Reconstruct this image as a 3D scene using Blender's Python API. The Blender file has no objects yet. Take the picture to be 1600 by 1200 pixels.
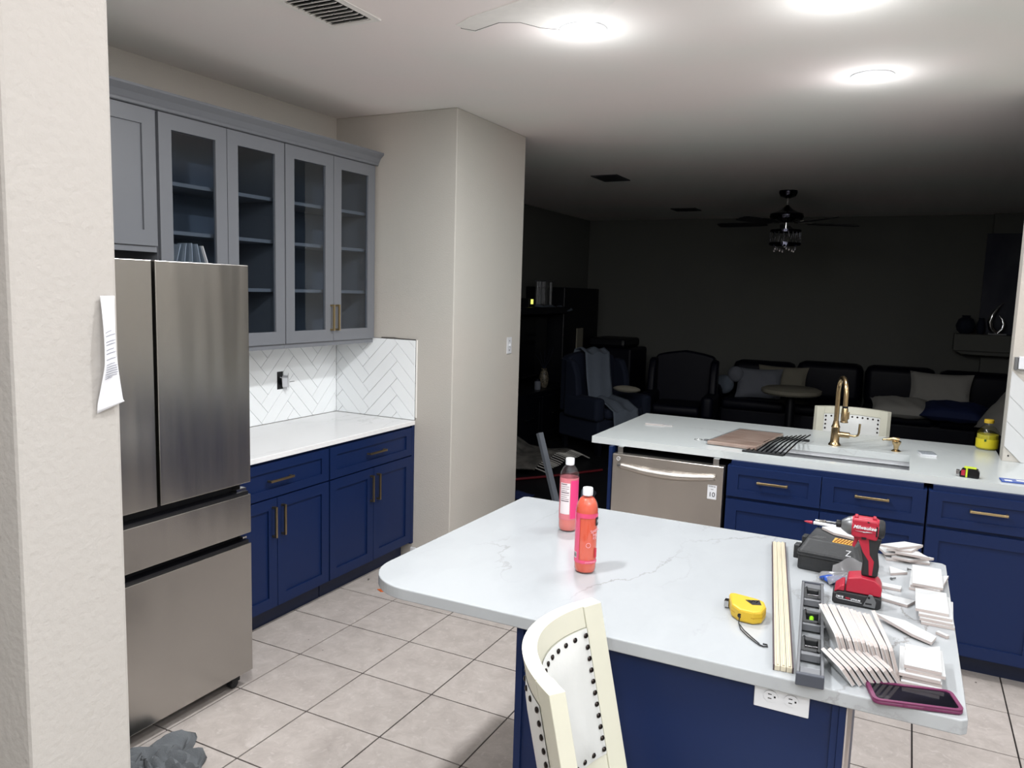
import bpy, bmesh, math, random
from mathutils import Vector, Matrix
random.seed(7)
C = bpy.context.scene.collection
R = math.radians
PI = math.pi
# ------------------------------------------------------------------ camera, world, exposure
H_CAM = 1.7591
def cam_axes(yaw, pitch, roll):
    cy, sy = math.cos(yaw), math.sin(yaw)
    f = Vector((-sy*math.cos(pitch), cy*math.cos(pitch), -math.sin(pitch)))
    r = Vector((cy, sy, 0)); u = r.cross(f)
    cr, sr = math.cos(roll), math.sin(roll)
    return cr*r + sr*u, -sr*r + cr*u, f
r_, u_, f_ = cam_axes(0.469995, 0.119453, 0.029252)
cd = bpy.data.cameras.new('camera'); cam = bpy.data.objects.new('camera', cd); C.objects.link(cam)
cam.matrix_world = Matrix(((r_.x, u_.x, -f_.x, 0), (r_.y, u_.y, -f_.y, 0), (r_.z, u_.z, -f_.z, H_CAM), (0, 0, 0, 1)))
cd.sensor_width = 36; cd.lens = 36*1212.72/1600; cd.clip_start = .05; cd.clip_end = 60
bpy.context.scene.camera = cam
w = bpy.data.worlds.new('world'); bpy.context.scene.world = w; w.use_nodes = True
w.node_tree.nodes['Background'].inputs[0].default_value = (.10, .11, .14, 1)
w.node_tree.nodes['Background'].inputs[1].default_value = .02
vs = bpy.context.scene.view_settings
vs.view_transform = 'Standard'; vs.look = 'None'; vs.gamma = 1; vs.use_curve_mapping = False
vs.exposure = 0.66
LAMP_W = 13.0
CEIL_FILL = 1.7           # watts of the unseen fill light added under each downlight
LEFT_GAIN, RIGHT_GAIN = 1.75, .62
LAMP_RGB = (.965, .98, 1.0)
# ------------------------------------------------------------------ materials
K = .78      # overall paint reflectance; bright white surfaces below use K = 1
def lin(c):
    return tuple(K*(x/255/12.92 if x/255 <= .04045 else ((x/255+.055)/1.055)**2.4) for x in c)
def mat(name, rgb, rough=.5, metal=0, srgb=True, bump=0, bscale=200, var=0, vscale=8, var_rgb=None, spec=.5, coat=0, trans=0, alpha=1, emis=None, estr=0, stretch=None, ior=1.45):
    m = bpy.data.materials.new(name); m.use_nodes = True
    nt = m.node_tree; N = nt.nodes; L = nt.links; b = N['Principled BSDF']
    col = lin(rgb) if srgb else rgb
    b.inputs['Base Color'].default_value = (*col, 1)
    b.inputs['Roughness'].default_value = rough; b.inputs['Metallic'].default_value = metal
    b.inputs['Specular IOR Level'].default_value = spec; b.inputs['IOR'].default_value = ior
    if coat: b.inputs['Coat Weight'].default_value = coat; b.inputs['Coat Roughness'].default_value = .08
    if trans: b.inputs['Transmission Weight'].default_value = trans
    if emis: b.inputs['Emission Color'].default_value = (*emis, 1); b.inputs['Emission Strength'].default_value = estr
    b.inputs['Alpha'].default_value = alpha
    tc = N.new('ShaderNodeTexCoord'); src = tc.outputs['Object']
    if stretch:
        mp = N.new('ShaderNodeMapping'); mp.inputs['Scale'].default_value = stretch
        L.new(src, mp.inputs[0]); src = mp.outputs[0]
    if var or var_rgb:
        n = N.new('ShaderNodeTexNoise'); n.inputs['Scale'].default_value = vscale; n.inputs['Detail'].default_value = 4
        L.new(src, n.inputs['Vector'])
        rp = N.new('ShaderNodeValToRGB'); rp.color_ramp.elements[0].position = .35; rp.color_ramp.elements[1].position = .65
        c2 = lin(var_rgb) if var_rgb else tuple(x*(1-var) for x in col)
        rp.color_ramp.elements[0].color = (*c2, 1); rp.color_ramp.elements[1].color = (*col, 1)
        L.new(n.outputs['Fac'], rp.inputs[0]); L.new(rp.outputs[0], b.inputs['Base Color'])
    if bump:
        n2 = N.new('ShaderNodeTexNoise'); n2.inputs['Scale'].default_value = bscale; n2.inputs['Detail'].default_value = 3
        L.new(src, n2.inputs['Vector'])
        bp = N.new('ShaderNodeBump'); bp.inputs['Strength'].default_value = bump; bp.inputs['Distance'].default_value = .004
        L.new(n2.outputs['Fac'], bp.inputs['Height']); L.new(bp.outputs[0], b.inputs['Normal'])
    return m
def wall_mat(name, rgb, rgb2, bump=.35, bscale=110):
    return mat(name, rgb, rough=.85, var_rgb=rgb2, vscale=.8, bump=bump, bscale=bscale, spec=.25)
def steel_mat(name, rgb, rough=.28, streak=(14, 14, .5)):
    m = mat(name, rgb, rough=rough, metal=1); nt = m.node_tree; N = nt.nodes; L = nt.links; b = N['Principled BSDF']
    tc = N['Texture Coordinate']; mp = N.new('ShaderNodeMapping'); mp.inputs['Scale'].default_value = streak
    L.new(tc.outputs['Object'], mp.inputs[0])
    n = N.new('ShaderNodeTexNoise'); n.inputs['Scale'].default_value = 4; n.inputs['Detail'].default_value = 5
    L.new(mp.outputs[0], n.inputs['Vector'])
    mr = N.new('ShaderNodeMapRange'); mr.inputs['To Min'].default_value = rough-.03; mr.inputs['To Max'].default_value = rough+.04
    L.new(n.outputs['Fac'], mr.inputs['Value']); L.new(mr.outputs[0], b.inputs['Roughness'])
    n3 = N.new('ShaderNodeTexNoise'); n3.inputs['Scale'].default_value = 7; n3.inputs['Detail'].default_value = 1
    mp3 = N.new('ShaderNodeMapping'); mp3.inputs['Scale'].default_value = (1, 1, .06); L.new(tc.outputs['Object'], mp3.inputs[0])
    L.new(mp3.outputs[0], n3.inputs['Vector'])
    bp = N.new('ShaderNodeBump'); bp.inputs['Strength'].default_value = .30; bp.inputs['Distance'].default_value = .02
    L.new(n3.outputs['Fac'], bp.inputs['Height']); L.new(bp.outputs[0], b.inputs['Normal'])
    return m
def quartz(name, base=(238, 240, 240), vein=(176, 172, 168), scale=1.0, width=.012, amount=.75):
    m = mat(name, base, rough=.16, spec=.5); nt = m.node_tree; N = nt.nodes; L = nt.links; b = N['Principled BSDF']
    tc = N['Texture Coordinate']
    mp = N.new('ShaderNodeMapping'); mp.inputs['Rotation'].default_value = (0, 0, R(35)); mp.inputs['Scale'].default_value = (scale, scale*.55, scale)
    L.new(tc.outputs['Object'], mp.inputs[0])
    wn = N.new('ShaderNodeTexNoise'); wn.inputs['Scale'].default_value = 5; wn.inputs['Detail'].default_value = 6; wn.inputs['Roughness'].default_value = .62
    L.new(mp.outputs[0], wn.inputs['Vector'])
    mix = N.new('ShaderNodeMix'); mix.data_type = 'VECTOR'; mix.inputs['Factor'].default_value = .22
    L.new(mp.outputs[0], mix.inputs['A']); L.new(wn.outputs['Color'], mix.inputs['B'])
    n = N.new('ShaderNodeTexVoronoi'); n.feature = 'DISTANCE_TO_EDGE'; n.inputs['Scale'].default_value = 2.6
    L.new(mix.outputs['Result'], n.inputs['Vector'])
    rp = N.new('ShaderNodeValToRGB'); e = rp.color_ramp.elements
    e[0].position = 0; e[0].color = (1, 1, 1, 1); e[1].position = width; e[1].color = (0, 0, 0, 1)
    L.new(n.outputs['Distance'], rp.inputs[0])
    n2 = N.new('ShaderNodeTexNoise'); n2.inputs['Scale'].default_value = 2.2; n2.inputs['Detail'].default_value = 2
    L.new(mp.outputs[0], n2.inputs['Vector'])
    r2 = N.new('ShaderNodeValToRGB'); r2.color_ramp.elements[0].position = .42; r2.color_ramp.elements[1].position = .62
    L.new(n2.outputs['Fac'], r2.inputs[0])
    mu = N.new('ShaderNodeMath'); mu.operation = 'MULTIPLY'; L.new(rp.outputs[0], mu.inputs[0]); L.new(r2.outputs[0], mu.inputs[1])
    mu2 = N.new('ShaderNodeMath'); mu2.operation = 'MULTIPLY'; mu2.inputs[1].default_value = amount; L.new(mu.outputs[0], mu2.inputs[0])
    # soft cloud
    n4 = N.new('ShaderNodeTexNoise'); n4.inputs['Scale'].default_value = 3.0; n4.inputs['Detail'].default_value = 5; L.new(mix.outputs['Result'], n4.inputs['Vector'])
    r4 = N.new('ShaderNodeValToRGB'); r4.color_ramp.elements[0].position = .5; r4.color_ramp.elements[1].position = .75
    r4.color_ramp.elements[0].color = (*lin(base), 1); r4.color_ramp.elements[1].color = (*lin(tuple(x-9 for x in base)), 1)
    L.new(n4.outputs['Fac'], r4.inputs[0])
    mc = N.new('ShaderNodeMix'); mc.data_type = 'RGBA'; L.new(mu2.outputs[0], mc.inputs['Factor'])
    L.new(r4.outputs[0], mc.inputs['A']); mc.inputs['B'].default_value = (*lin(vein), 1)
    L.new(mc.outputs['Result'], b.inputs['Base Color'])
    return m
def glass_mat(name, tint=(1, 1, 1), refl=.12, rough=.02):
    m = bpy.data.materials.new(name); m.use_nodes = True; nt = m.node_tree; N = nt.nodes; L = nt.links
    for n in list(N): N.remove(n)
    o = N.new('ShaderNodeOutputMaterial'); t = N.new('ShaderNodeBsdfTransparent'); t.inputs[0].default_value = (*tint, 1)
    g = N.new('ShaderNodeBsdfGlossy'); g.inputs['Roughness'].default_value = rough
    fr = N.new('ShaderNodeLayerWeight'); fr.inputs['Blend'].default_value = .5
    pw = N.new('ShaderNodeMath'); pw.operation = 'POWER'; pw.inputs[1].default_value = 4; L.new(fr.outputs['Facing'], pw.inputs[0])
    ad = N.new('ShaderNodeMath'); ad.operation = 'MULTIPLY_ADD'; ad.inputs[1].default_value = .6; ad.inputs[2].default_value = refl; ad.use_clamp = True
    L.new(pw.outputs[0], ad.inputs[0]); mx = N.new('ShaderNodeMixShader')
    L.new(ad.outputs[0], mx.inputs[0]); L.new(t.outputs[0], mx.inputs[1]); L.new(g.outputs[0], mx.inputs[2]); L.new(mx.outputs[0], o.inputs[0])
    return m
def liquid_mat(name, rgb, tr=.55):
    m = bpy.data.materials.new(name); m.use_nodes = True; nt = m.node_tree; N = nt.nodes; L = nt.links
    b = N['Principled BSDF']; b.inputs['Base Color'].default_value = (*lin(rgb), 1); b.inputs['Roughness'].default_value = .08
    t = N.new('ShaderNodeBsdfTransparent'); t.inputs[0].default_value = (*lin(rgb), 1); mx = N.new('ShaderNodeMixShader'); mx.inputs[0].default_value = tr
    L.new(b.outputs[0], mx.inputs[1]); L.new(t.outputs[0], mx.inputs[2]); L.new(mx.outputs[0], N['Material Output'].inputs[0])
    return m
M = {}
M['wall'] = wall_mat('wall_paint', (214, 206, 197), (208, 205, 197))
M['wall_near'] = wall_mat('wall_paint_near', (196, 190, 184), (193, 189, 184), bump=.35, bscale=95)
M['wall_living'] = wall_mat('wall_living_darkened', (118, 119, 114), (115, 116, 113))  # darkened to paint in the shade of the unlit living room
K = 1
M['ceiling'] = wall_mat('ceiling_paint', (249, 240, 237), (241, 242, 237), bump=.12, bscale=60)
M['patch'] = mat('skim_coat', (244, 241, 236), rough=.8, var=.04, vscale=20)
M['tile'] = mat('glossy_white_tile', (240, 243, 244), rough=.12, spec=.5)
M['patch_wall'] = mat('wall_mortar', (214, 210, 204), rough=.8)
K = .78
M['crack'] = mat('crack', (90, 86, 82), rough=.9)
M['upper'] = mat('grey_cabinet_paint', (127, 130, 136), rough=.42)
M['upper_in'] = mat('cabinet_interior', (98, 108, 122), rough=.5)
M['navy'] = mat('navy_cabinet_paint', (17, 37, 80), rough=.42, spec=.3)
M['navy_dark'] = mat('toe_kick_navy', (16, 30, 62), rough=.5)
M['carcass'] = mat('cabinet_gap', (10, 14, 28), rough=.6)
M['gold'] = mat('brushed_gold', (204, 182, 138), rough=.3, metal=1)
M['brass'] = mat('brushed_brass', (198, 174, 134), rough=.25, metal=1)
M['quartz'] = quartz('veined_quartz_dimmed', base=(182, 186, 189), vein=(132, 129, 127))  # same stone as the other counters, darkened because lamps overlight the island
M['quartz_plain'] = quartz('pale_quartz', base=(216, 222, 222), vein=(190, 190, 190), amount=.5)
M['tile_dim'] = mat('dimmed_white_tile', (220, 222, 223), rough=.15, spec=.5)  # same tile as the backsplash, darkened to offset strong lamp light
M['grout'] = mat('unfilled_joint', (58, 55, 52), rough=.9)
M['steel'] = steel_mat('fridge_steel', (196, 193, 188), rough=.24)
M['steel_dw'] = steel_mat('dishwasher_steel', (224, 218, 211), rough=.3, streak=(2, 2, 80))
M['chrome'] = mat('chrome', (215, 215, 215), rough=.12, metal=1)
M['sink'] = mat('sink_steel', (205, 208, 212), rough=.45, metal=.8)
M['black'] = mat('black_plastic', (14, 15, 18), rough=.45)
M['black_gloss'] = mat('black_gloss', (8, 9, 14), rough=.12)
M['darkgap'] = mat('dark_recess', (6, 7, 14), rough=.4)
M['glass'] = glass_mat('cabinet_glass', (.82, .86, .9), .05, .03)

M['vent_dark'] = mat('dark_vent', (70, 70, 74), rough=.6)
M['clear'] = glass_mat('clear_plastic', (.93, .95, .96), .06, .05)
M['crystal'] = glass_mat('crystal', (.7, .72, .78), .35, .05)
M['bag'] = liquid_mat('bag_film', (222, 222, 224), .72)
M['white'] = mat('white_plastic', (236, 238, 242), rough=.4)
M['cream'] = mat('cream_lacquer', (232, 231, 212), rough=.38, var_rgb=(228, 227, 210), vscale=5)
M['leather'] = mat('white_leather', (232, 234, 232), rough=.35, bump=.1, bscale=90)
M['nail'] = mat('bronze_nail', (62, 56, 54), rough=.3, metal=1)
def floor_tile_mat():
    m = mat('floor_tile', (186, 176, 168), rough=.42, spec=.4); nt = m.node_tree; N = nt.nodes; L = nt.links; b = N['Principled BSDF']
    g = N.new('ShaderNodeNewGeometry'); n = N.new('ShaderNodeTexNoise'); n.inputs['Scale'].default_value = 11; n.inputs['Detail'].default_value = 10; n.inputs['Roughness'].default_value = .72
    n.inputs['Distortion'].default_value = .5
    L.new(g.outputs['Position'], n.inputs['Vector'])
    rp = N.new('ShaderNodeValToRGB'); e = rp.color_ramp.elements; e[0].position = .3; e[1].position = .72
    e[0].color = (*lin((180, 171, 165)), 1); e[1].color = (*lin((208, 200, 194)), 1)
    k = e.new(.5); k.color = (*lin((194, 185, 179)), 1)
    L.new(n.outputs['Fac'], rp.inputs[0])
    n2 = N.new('ShaderNodeTexNoise'); n2.inputs['Scale'].default_value = 30; n2.inputs['Detail'].default_value = 6; n2.inputs['Distortion'].default_value = 1
    L.new(g.outputs['Position'], n2.inputs['Vector'])
    r2 = N.new('ShaderNodeValToRGB'); r2.color_ramp.elements[0].position = .58; r2.color_ramp.elements[1].position = .70
    L.new(n2.outputs['Fac'], r2.inputs[0])
    mx = N.new('ShaderNodeMix'); mx.data_type = 'RGBA'; mf = N.new('ShaderNodeMath'); mf.operation = 'MULTIPLY'; mf.inputs[1].default_value = .45
    L.new(r2.outputs[0], mf.inputs[0]); L.new(mf.outputs[0], mx.inputs['Factor']); L.new(rp.outputs[0], mx.inputs['A']); mx.inputs['B'].default_value = (*lin((220, 213, 208)), 1)
    # dirt specks
    n3 = N.new('ShaderNodeTexNoise'); n3.inputs['Scale'].default_value = 16; n3.inputs['Detail'].default_value = 2; L.new(g.outputs['Position'], n3.inputs['Vector'])
    r3 = N.new('ShaderNodeValToRGB'); r3.color_ramp.elements[0].position = .775; r3.color_ramp.elements[1].position = .79; L.new(n3.outputs['Fac'], r3.inputs[0])
    m3 = N.new('ShaderNodeMix'); m3.data_type = 'RGBA'; L.new(r3.outputs[0], m3.inputs['Factor']); L.new(mx.outputs['Result'], m3.inputs['A']); m3.inputs['B'].default_value = (*lin((96, 88, 84)), 1)
    L.new(m3.outputs['Result'], b.inputs['Base Color'])
    return m
M['floor_tile'] = floor_tile_mat()
M['floor_grout'] = mat('floor_grout', (38, 31, 31), rough=.9)
M['dark_wood'] = mat('dark_floor', (10, 11, 18), rough=.55, var=.3, vscale=4)
M['red_tool'] = mat('red_tool_plastic', (178, 36, 58), rough=.4)
M['tool_grey'] = mat('tool_metal_grey', (132, 134, 136), rough=.35, metal=.7)
M['rubber'] = mat('black_rubber', (34, 35, 38), rough=.6)
M['level'] = mat('level_grey', (118, 120, 124), rough=.4, metal=.3)
M['level_dark'] = mat('level_dark', (40, 42, 44), rough=.5)
M['level_cap'] = mat('level_end_cap', (72, 76, 86), rough=.5)
M['vial'] = mat('green_vial', (150, 220, 40), rough=.15, emis=None)
M['yellow'] = mat('yellow_plastic', (214, 178, 50), rough=.38)
M['tile_edge'] = mat('tile_body', (192, 180, 176), rough=.7, var_rgb=(200, 191, 187), vscale=14)
M['case'] = mat('case_black', (44, 46, 48), rough=.5, bump=.3, bscale=120)
M['wood_board'] = mat('cutting_board', (196, 172, 158), rough=.5, var_rgb=(158, 128, 114), vscale=5, stretch=(1.2, 7, 1))
M['purple'] = mat('purple_case', (112, 44, 84), rough=.4)
M['screen'] = mat('phone_screen', (10, 10, 20), rough=.08, var_rgb=(24, 22, 34), vscale=22)
M['trim_cream'] = mat('cream_trim', (212, 202, 178), rough=.5)
M['trim_edge'] = mat('trim_edge', (74, 58, 64), rough=.6)
M['cloth'] = mat('grey_cloth', (112, 116, 120), rough=.95, bump=.6, bscale=300, var=.2, vscale=12)
M['paper'] = mat('paper', (240, 241, 246), rough=.7)
M['ink'] = mat('ink', (120, 124, 140), rough=.8)
M['blue'] = mat('blue_plastic', (40, 80, 170), rough=.3)
M['orange'] = mat('orange', (226, 110, 50), rough=.5)
M['dk'] = mat('black_leather', (5, 7, 24), spec=.25, rough=.5, bump=.15, bscale=30)  # blue in the colour stands in for the bluish shadows here
M['dkwood'] = mat('espresso_wood', (5, 7, 18), rough=.45)
M['dkfab'] = mat('dark_blue_fabric', (18, 28, 50), rough=.85)
M['grey_fab'] = mat('grey_throw', (110, 120, 134), rough=.9, bump=.4, bscale=60)
M['pillow'] = mat('pillow_fabric', (176, 174, 168), rough=.9, bump=.3, bscale=20)
M['pillow_grey'] = mat('pillow_grey', (120, 124, 134), rough=.9, bump=.3, bscale=20)
M['beige'] = mat('beige_fabric', (140, 136, 122), rough=.9)
M['navyfab'] = mat('navy_fabric', (20, 36, 82), rough=.8)
M['rug'] = mat('rug_wool', (116, 112, 106), rough=.95, var_rgb=(66, 64, 62), vscale=7)
M['pipe'] = mat('painted_metal', (150, 156, 166), rough=.45, metal=.3)
M['red'] = mat('red_plastic', (104, 20, 30), rough=.5)
M['art'] = mat('abstract_art', (24, 30, 56), rough=.6, var_rgb=(64, 66, 78), vscale=3, stretch=(1, 1, .5))
M['lamp'] = mat('lamp_diffuser', (255, 255, 255), emis=(1, .99, .97), estr=14)
M['glow'] = mat('lit_indicator', (200, 220, 60), emis=(.75, .8, .15), estr=.9)
# ------------------------------------------------------------------ mesh helpers
class MB:
    def __init__(s): s.v = []; s.f = []; s.m = []
    def add(s, vs, fs, mi=0, mtx=None):
        o = len(s.v)
        for p in vs:
            p = Vector(p); s.v.append(mtx @ p if mtx else p)
        for f in fs: s.f.append([o+i for i in f]); s.m.append(mi)
        return s
    def box(s, x0, x1, y0, y1, z0, z1, mi=0, mtx=None):
        v = [(x0,y0,z0),(x1,y0,z0),(x1,y1,z0),(x0,y1,z0),(x0,y0,z1),(x1,y0,z1),(x1,y1,z1),(x0,y1,z1)]
        return s.add(v, [(0,3,2,1),(4,5,6,7),(0,1,5,4),(1,2,6,5),(2,3,7,6),(3,0,4,7)], mi, mtx)
    def prism(s, poly, a0, a1, axis='z', mi=0, mtx=None):
        def mk(p, a):
            return {'z': (p[0],p[1],a), 'y': (p[0],a,p[1]), 'x': (a,p[0],p[1])}[axis]
        n = len(poly); v = [mk(p,a0) for p in poly]+[mk(p,a1) for p in poly]
        fs = [tuple(range(n))[::-1], tuple(range(n,2*n))]+[(i,(i+1)%n,n+(i+1)%n,n+i) for i in range(n)]
        return s.add(v, fs, mi, mtx)
    def lathe(s, prof, c=(0,0,0), seg=24, mi=0, mtx=None, cap=True):
        v = []; fs = []
        for r, z in prof:
            for k in range(seg):
                a = 2*PI*k/seg; v.append((c[0]+r*math.cos(a), c[1]+r*math.sin(a), c[2]+z))
        for j in range(len(prof)-1):
            for k in range(seg):
                k2 = (k+1) % seg; fs.append((j*seg+k, j*seg+k2, (j+1)*seg+k2, (j+1)*seg+k))
        if cap:
            fs.append(tuple(range(seg))[::-1]); fs.append(tuple((len(prof)-1)*seg+k for k in range(seg)))
        return s.add(v, fs, mi, mtx)
    def tube(s, pts, r, seg=8, mi=0, mtx=None, cap=True):
        pts = [Vector(p) for p in pts]; v = []; fs = []; rr = r if isinstance(r, (list, tuple)) else [r]*len(pts)
        ref = Vector((0,0,1)); prev = None
        for i, p in enumerate(pts):
            t = ((pts[min(i+1,len(pts)-1)]-p).normalized()+(p-pts[max(i-1,0)]).normalized())
            t = t.normalized() if t.length > 1e-6 else Vector((0,0,1))
            if prev is None:
                n = t.cross(ref if abs(t.dot(ref)) < .95 else Vector((1,0,0))).normalized()
            else:
                n = (prev - t*prev.dot(t)); n = n.normalized() if n.length > 1e-6 else t.cross(ref).normalized()
            prev = n; b = t.cross(n)
            for k in range(seg):
                a = 2*PI*k/seg; v.append(p+rr[i]*(math.cos(a)*n+math.sin(a)*b))
        for j in range(len(pts)-1):
            for k in range(seg):
                k2 = (k+1) % seg; fs.append((j*seg+k, j*seg+k2, (j+1)*seg+k2, (j+1)*seg+k))
        if cap: fs.append(tuple(range(seg))[::-1]); fs.append(tuple((len(pts)-1)*seg+k for k in range(seg)))
        return s.add(v, fs, mi, mtx)
    def ball(s, c, r, seg=16, rings=10, mi=0, mtx=None):
        rx, ry, rz = r if isinstance(r, tuple) else (r, r, r)
        v = []; fs = []
        for j in range(rings+1):
            th = PI*j/rings
            for k in range(seg):
                a = 2*PI*k/seg; v.append((c[0]+rx*math.sin(th)*math.cos(a), c[1]+ry*math.sin(th)*math.sin(a), c[2]+rz*math.cos(th)))
        for j in range(rings):
            for k in range(seg):
                k2 = (k+1) % seg; fs.append((j*seg+k, (j+1)*seg+k, (j+1)*seg+k2, j*seg+k2))
        return s.add(v, fs, mi, mtx)
    def grid(s, fn, nu, nv, mi=0, closed_u=False):
        v = []; fs = []
        for j in range(nv+1):
            for i in range(nu+1): v.append(fn(i/nu, j/nv))
        for j in range(nv):
            for i in range(nu): fs.append((j*(nu+1)+i, j*(nu+1)+i+1, (j+1)*(nu+1)+i+1, (j+1)*(nu+1)+i))
        return s.add(v, fs, mi)
    def build(s, name, mats, parent=None, bevel=0, smooth=False, world=True, subsurf=0, solid=0):
        me = bpy.data.meshes.new(name)
        vs_ = s.v
        if parent is not None and world:
            inv = ROOT_MTX(parent).inverted(); vs_ = [inv @ p for p in vs_]
        me.from_pydata([tuple(p) for p in vs_], [], s.f)
        if not isinstance(mats, (list, tuple)): mats = [mats]
        for m in mats: me.materials.append(m)
        for p, mi in zip(me.polygons, s.m): p.material_index = mi; p.use_smooth = smooth
        bm = bmesh.new(); bm.from_mesh(me); bmesh.ops.remove_doubles(bm, verts=bm.verts, dist=1e-6)
        bmesh.ops.recalc_face_normals(bm, faces=bm.faces)
        bm.to_mesh(me); bm.free()
        o = bpy.data.objects.new(name, me); C.objects.link(o)
        if parent is not None: o.parent = parent
        if solid:
            sm = o.modifiers.new('thickness', 'SOLIDIFY'); sm.thickness = solid; sm.offset = 0
        if bevel:
            b = o.modifiers.new('bevel', 'BEVEL'); b.width = bevel; b.segments = 2; b.limit_method = 'ANGLE'; b.angle_limit = R(40)
            o.modifiers.new('wn', 'WEIGHTED_NORMAL') if smooth else None
        if subsurf:
            ss = o.modifiers.new('subdiv', 'SUBSURF'); ss.levels = subsurf; ss.render_levels = subsurf
        if smooth and not subsurf:
            for p in me.polygons: p.use_smooth = True
            try: me.set_sharp_from_angle(angle=R(38))
            except Exception: pass
        return o
def ROOT_MTX(o):
    m = Matrix.Translation(o.location) @ o.rotation_euler.to_matrix().to_4x4()
    return (ROOT_MTX(o.parent) @ m) if o.parent else m
def thing(name, label, cat, loc=(0,0,0), rz=0, group=None):
    o = bpy.data.objects.new(name, None); C.objects.link(o); o.location = loc; o.rotation_euler = (0, 0, rz)
    o.empty_display_size = .05
    tag(o, label, cat, group); return o
def tag(o, label, cat, group=None, kind=None):
    o['label'] = label; o['category'] = cat
    if group: o['group'] = group
    if kind: o['kind'] = kind
    return o
def lab(o, label): o['label'] = label; return o
def struct(name, mb, m, parent=None, **k):
    o = mb.build(name, m, parent, **k)
    if parent is None: o['kind'] = 'structure'
    return o
def dup(root, loc, rz, label=None, group=None):
    r = root.copy(); C.objects.link(r); r.location = loc; r.rotation_euler = (0, 0, rz)
    if label: r['label'] = label
    if group: r['group'] = group
    for ch in list(root.children):
        c = ch.copy(); C.objects.link(c); c.parent = r
        for g in list(ch.children):
            d = g.copy(); C.objects.link(d); d.parent = c
    return r
def rect(x0, x1, y0, y1): return [(x0,y0),(x1,y0),(x1,y1),(x0,y1)]
def text(name, body, size, mtx, m, parent, depth=.0004, shear=0, align='CENTER', bold=0):
    cu = bpy.data.curves.new(name, 'FONT'); cu.body = body; cu.size = size; cu.extrude = depth; cu.align_x = align; cu.align_y = 'CENTER'; cu.shear = shear; cu.offset = bold
    cu.resolution_u = 3
    t = bpy.data.objects.new('tmp', cu); C.objects.link(t)
    bpy.context.view_layer.update()
    me = bpy.data.meshes.new_from_object(t.evaluated_get(bpy.context.evaluated_depsgraph_get()))
    bpy.data.objects.remove(t)
    me.transform(ROOT_MTX(parent).inverted() @ mtx); me.materials.clear(); me.materials.append(m); me.name = name
    o = bpy.data.objects.new(name, me); C.objects.link(o); o.parent = parent
    return o
def frame_mtx(o, xdir, ydir):
    x = Vector(xdir).normalized(); y = Vector(ydir); y = (y-x*y.dot(x)).normalized(); z = x.cross(y)
    return Matrix(((x.x,y.x,z.x,o[0]),(x.y,y.y,z.y,o[1]),(x.z,y.z,z.z,o[2]),(0,0,0,1)))
# ------------------------------------------------------------------ constants of the place
ZC = 2.84                      # ceiling
XW = -3.43; YP = 4.118         # left wall, face of the wall block that ends the cabinet run
XP = -2.51; YR = 5.05          # right face and rear of that block
ZP = .945                      # sink counter top
# ------------------------------------------------------------------ shell
struct('floor', MB().box(-3.6, 3.2, -2.2, 5.33, -.10, -.004).box(-4.5, 3.2, 5.33, 11.2, -.10, -.004), M['floor_grout'])
floor = bpy.data.objects['floor']
s_t = .37407; tx, ty = -2.85008, 3.8348
tm = None
def clipname(): pass
for i in range(-2, 12):
    for j in range(-3, 12):
        x0 = tx+s_t*i; y0 = ty-s_t*j
        if tm is None:
            o = MB().box(.0034, s_t-.0034, .0034, s_t-.0034, -.012, 0).build('floor_tile', M['floor_tile'], floor, world=False); tm = o.data
        else:
            o = bpy.data.objects.new('floor_tile', tm); C.objects.link(o); o.parent = floor
        o.location = (x0, y0-s_t, 0)
struct('floor_living', MB().box(-4.5, 3.2, 5.2+.0, 11.2, -.01, -.0005).box(-4.5, -3.6, 5.05, 5.2, -.01, -.0005), M['dark_wood'])
struct('ceiling', MB().box(-4.6, 3.3, -2.3, 11.3, ZC, ZC+.1), M['ceiling'])
ceil = bpy.data.objects['ceiling']
struct('wall_left', MB().box(XW-.12, XW, -2.2, YP+.02, 0, ZC), M['wall'])
struct('wall_corner', MB().box(-4.5, XP, YP, YR, 0, ZC), M['wall'], bevel=.006)
struct('wall_near', MB().box(XW, -.95, .552, .693, 0, ZC), M['wall_near'], bevel=.006)
struct('wall_right', MB().box(3.1, 3.2, -2.2, 11.2, 0, ZC), M['wall'])
struct('wall_back', MB().box(XW, 3.1, -2.3, -2.2, 0, ZC), M['wall'])
struct('wall_partition', MB().box(.49, 3.1, 4.765, 4.90, 0, ZC), M['wall'])
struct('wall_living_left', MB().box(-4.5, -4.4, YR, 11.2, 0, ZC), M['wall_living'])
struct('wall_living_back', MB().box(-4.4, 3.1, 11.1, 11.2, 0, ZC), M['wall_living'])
# skim coat and crack on the ceiling
pm = MB()
pts = [(-1.62,2.9),(-1.66,2.99),(-1.60,3.03),(-1.45,3.0),(-1.42,3.05),(-1.33,3.09),(-1.2,3.06),(-1.1,2.9),(-1.0,2.6),(-.8,2.2),(-1.1,2.5),(-1.3,2.72)]
pts = [(-1.75,2.96),(-1.76,2.86),(-1.66,2.80),(-1.40,2.72),(-1.10,2.62),(-.85,2.56),(-.82,2.66),(-1.0,2.78),(-1.15,2.95),(-1.2,3.04),(-1.37,3.08),(-1.45,3.02),(-1.50,2.93),(-1.58,2.90),(-1.70,2.96)]
pm.prism(pts, ZC-.0025, ZC)
pt = pm.build('ceiling_patch', M['patch'], ceil); lab(pt, 'pale unpainted skim-coat patch on the ceiling')
cm = MB(); cm.tube([(-1.76,2.9,ZC-.002),(-1.72,2.95,ZC-.002),(-1.58,2.90,ZC-.002),(-1.5,2.93,ZC-.002),(-1.45,3.02,ZC-.002),(-1.37,3.08,ZC-.002)], .0022, 5)
cm.build('crack', M['crack'], ceil)
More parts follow.
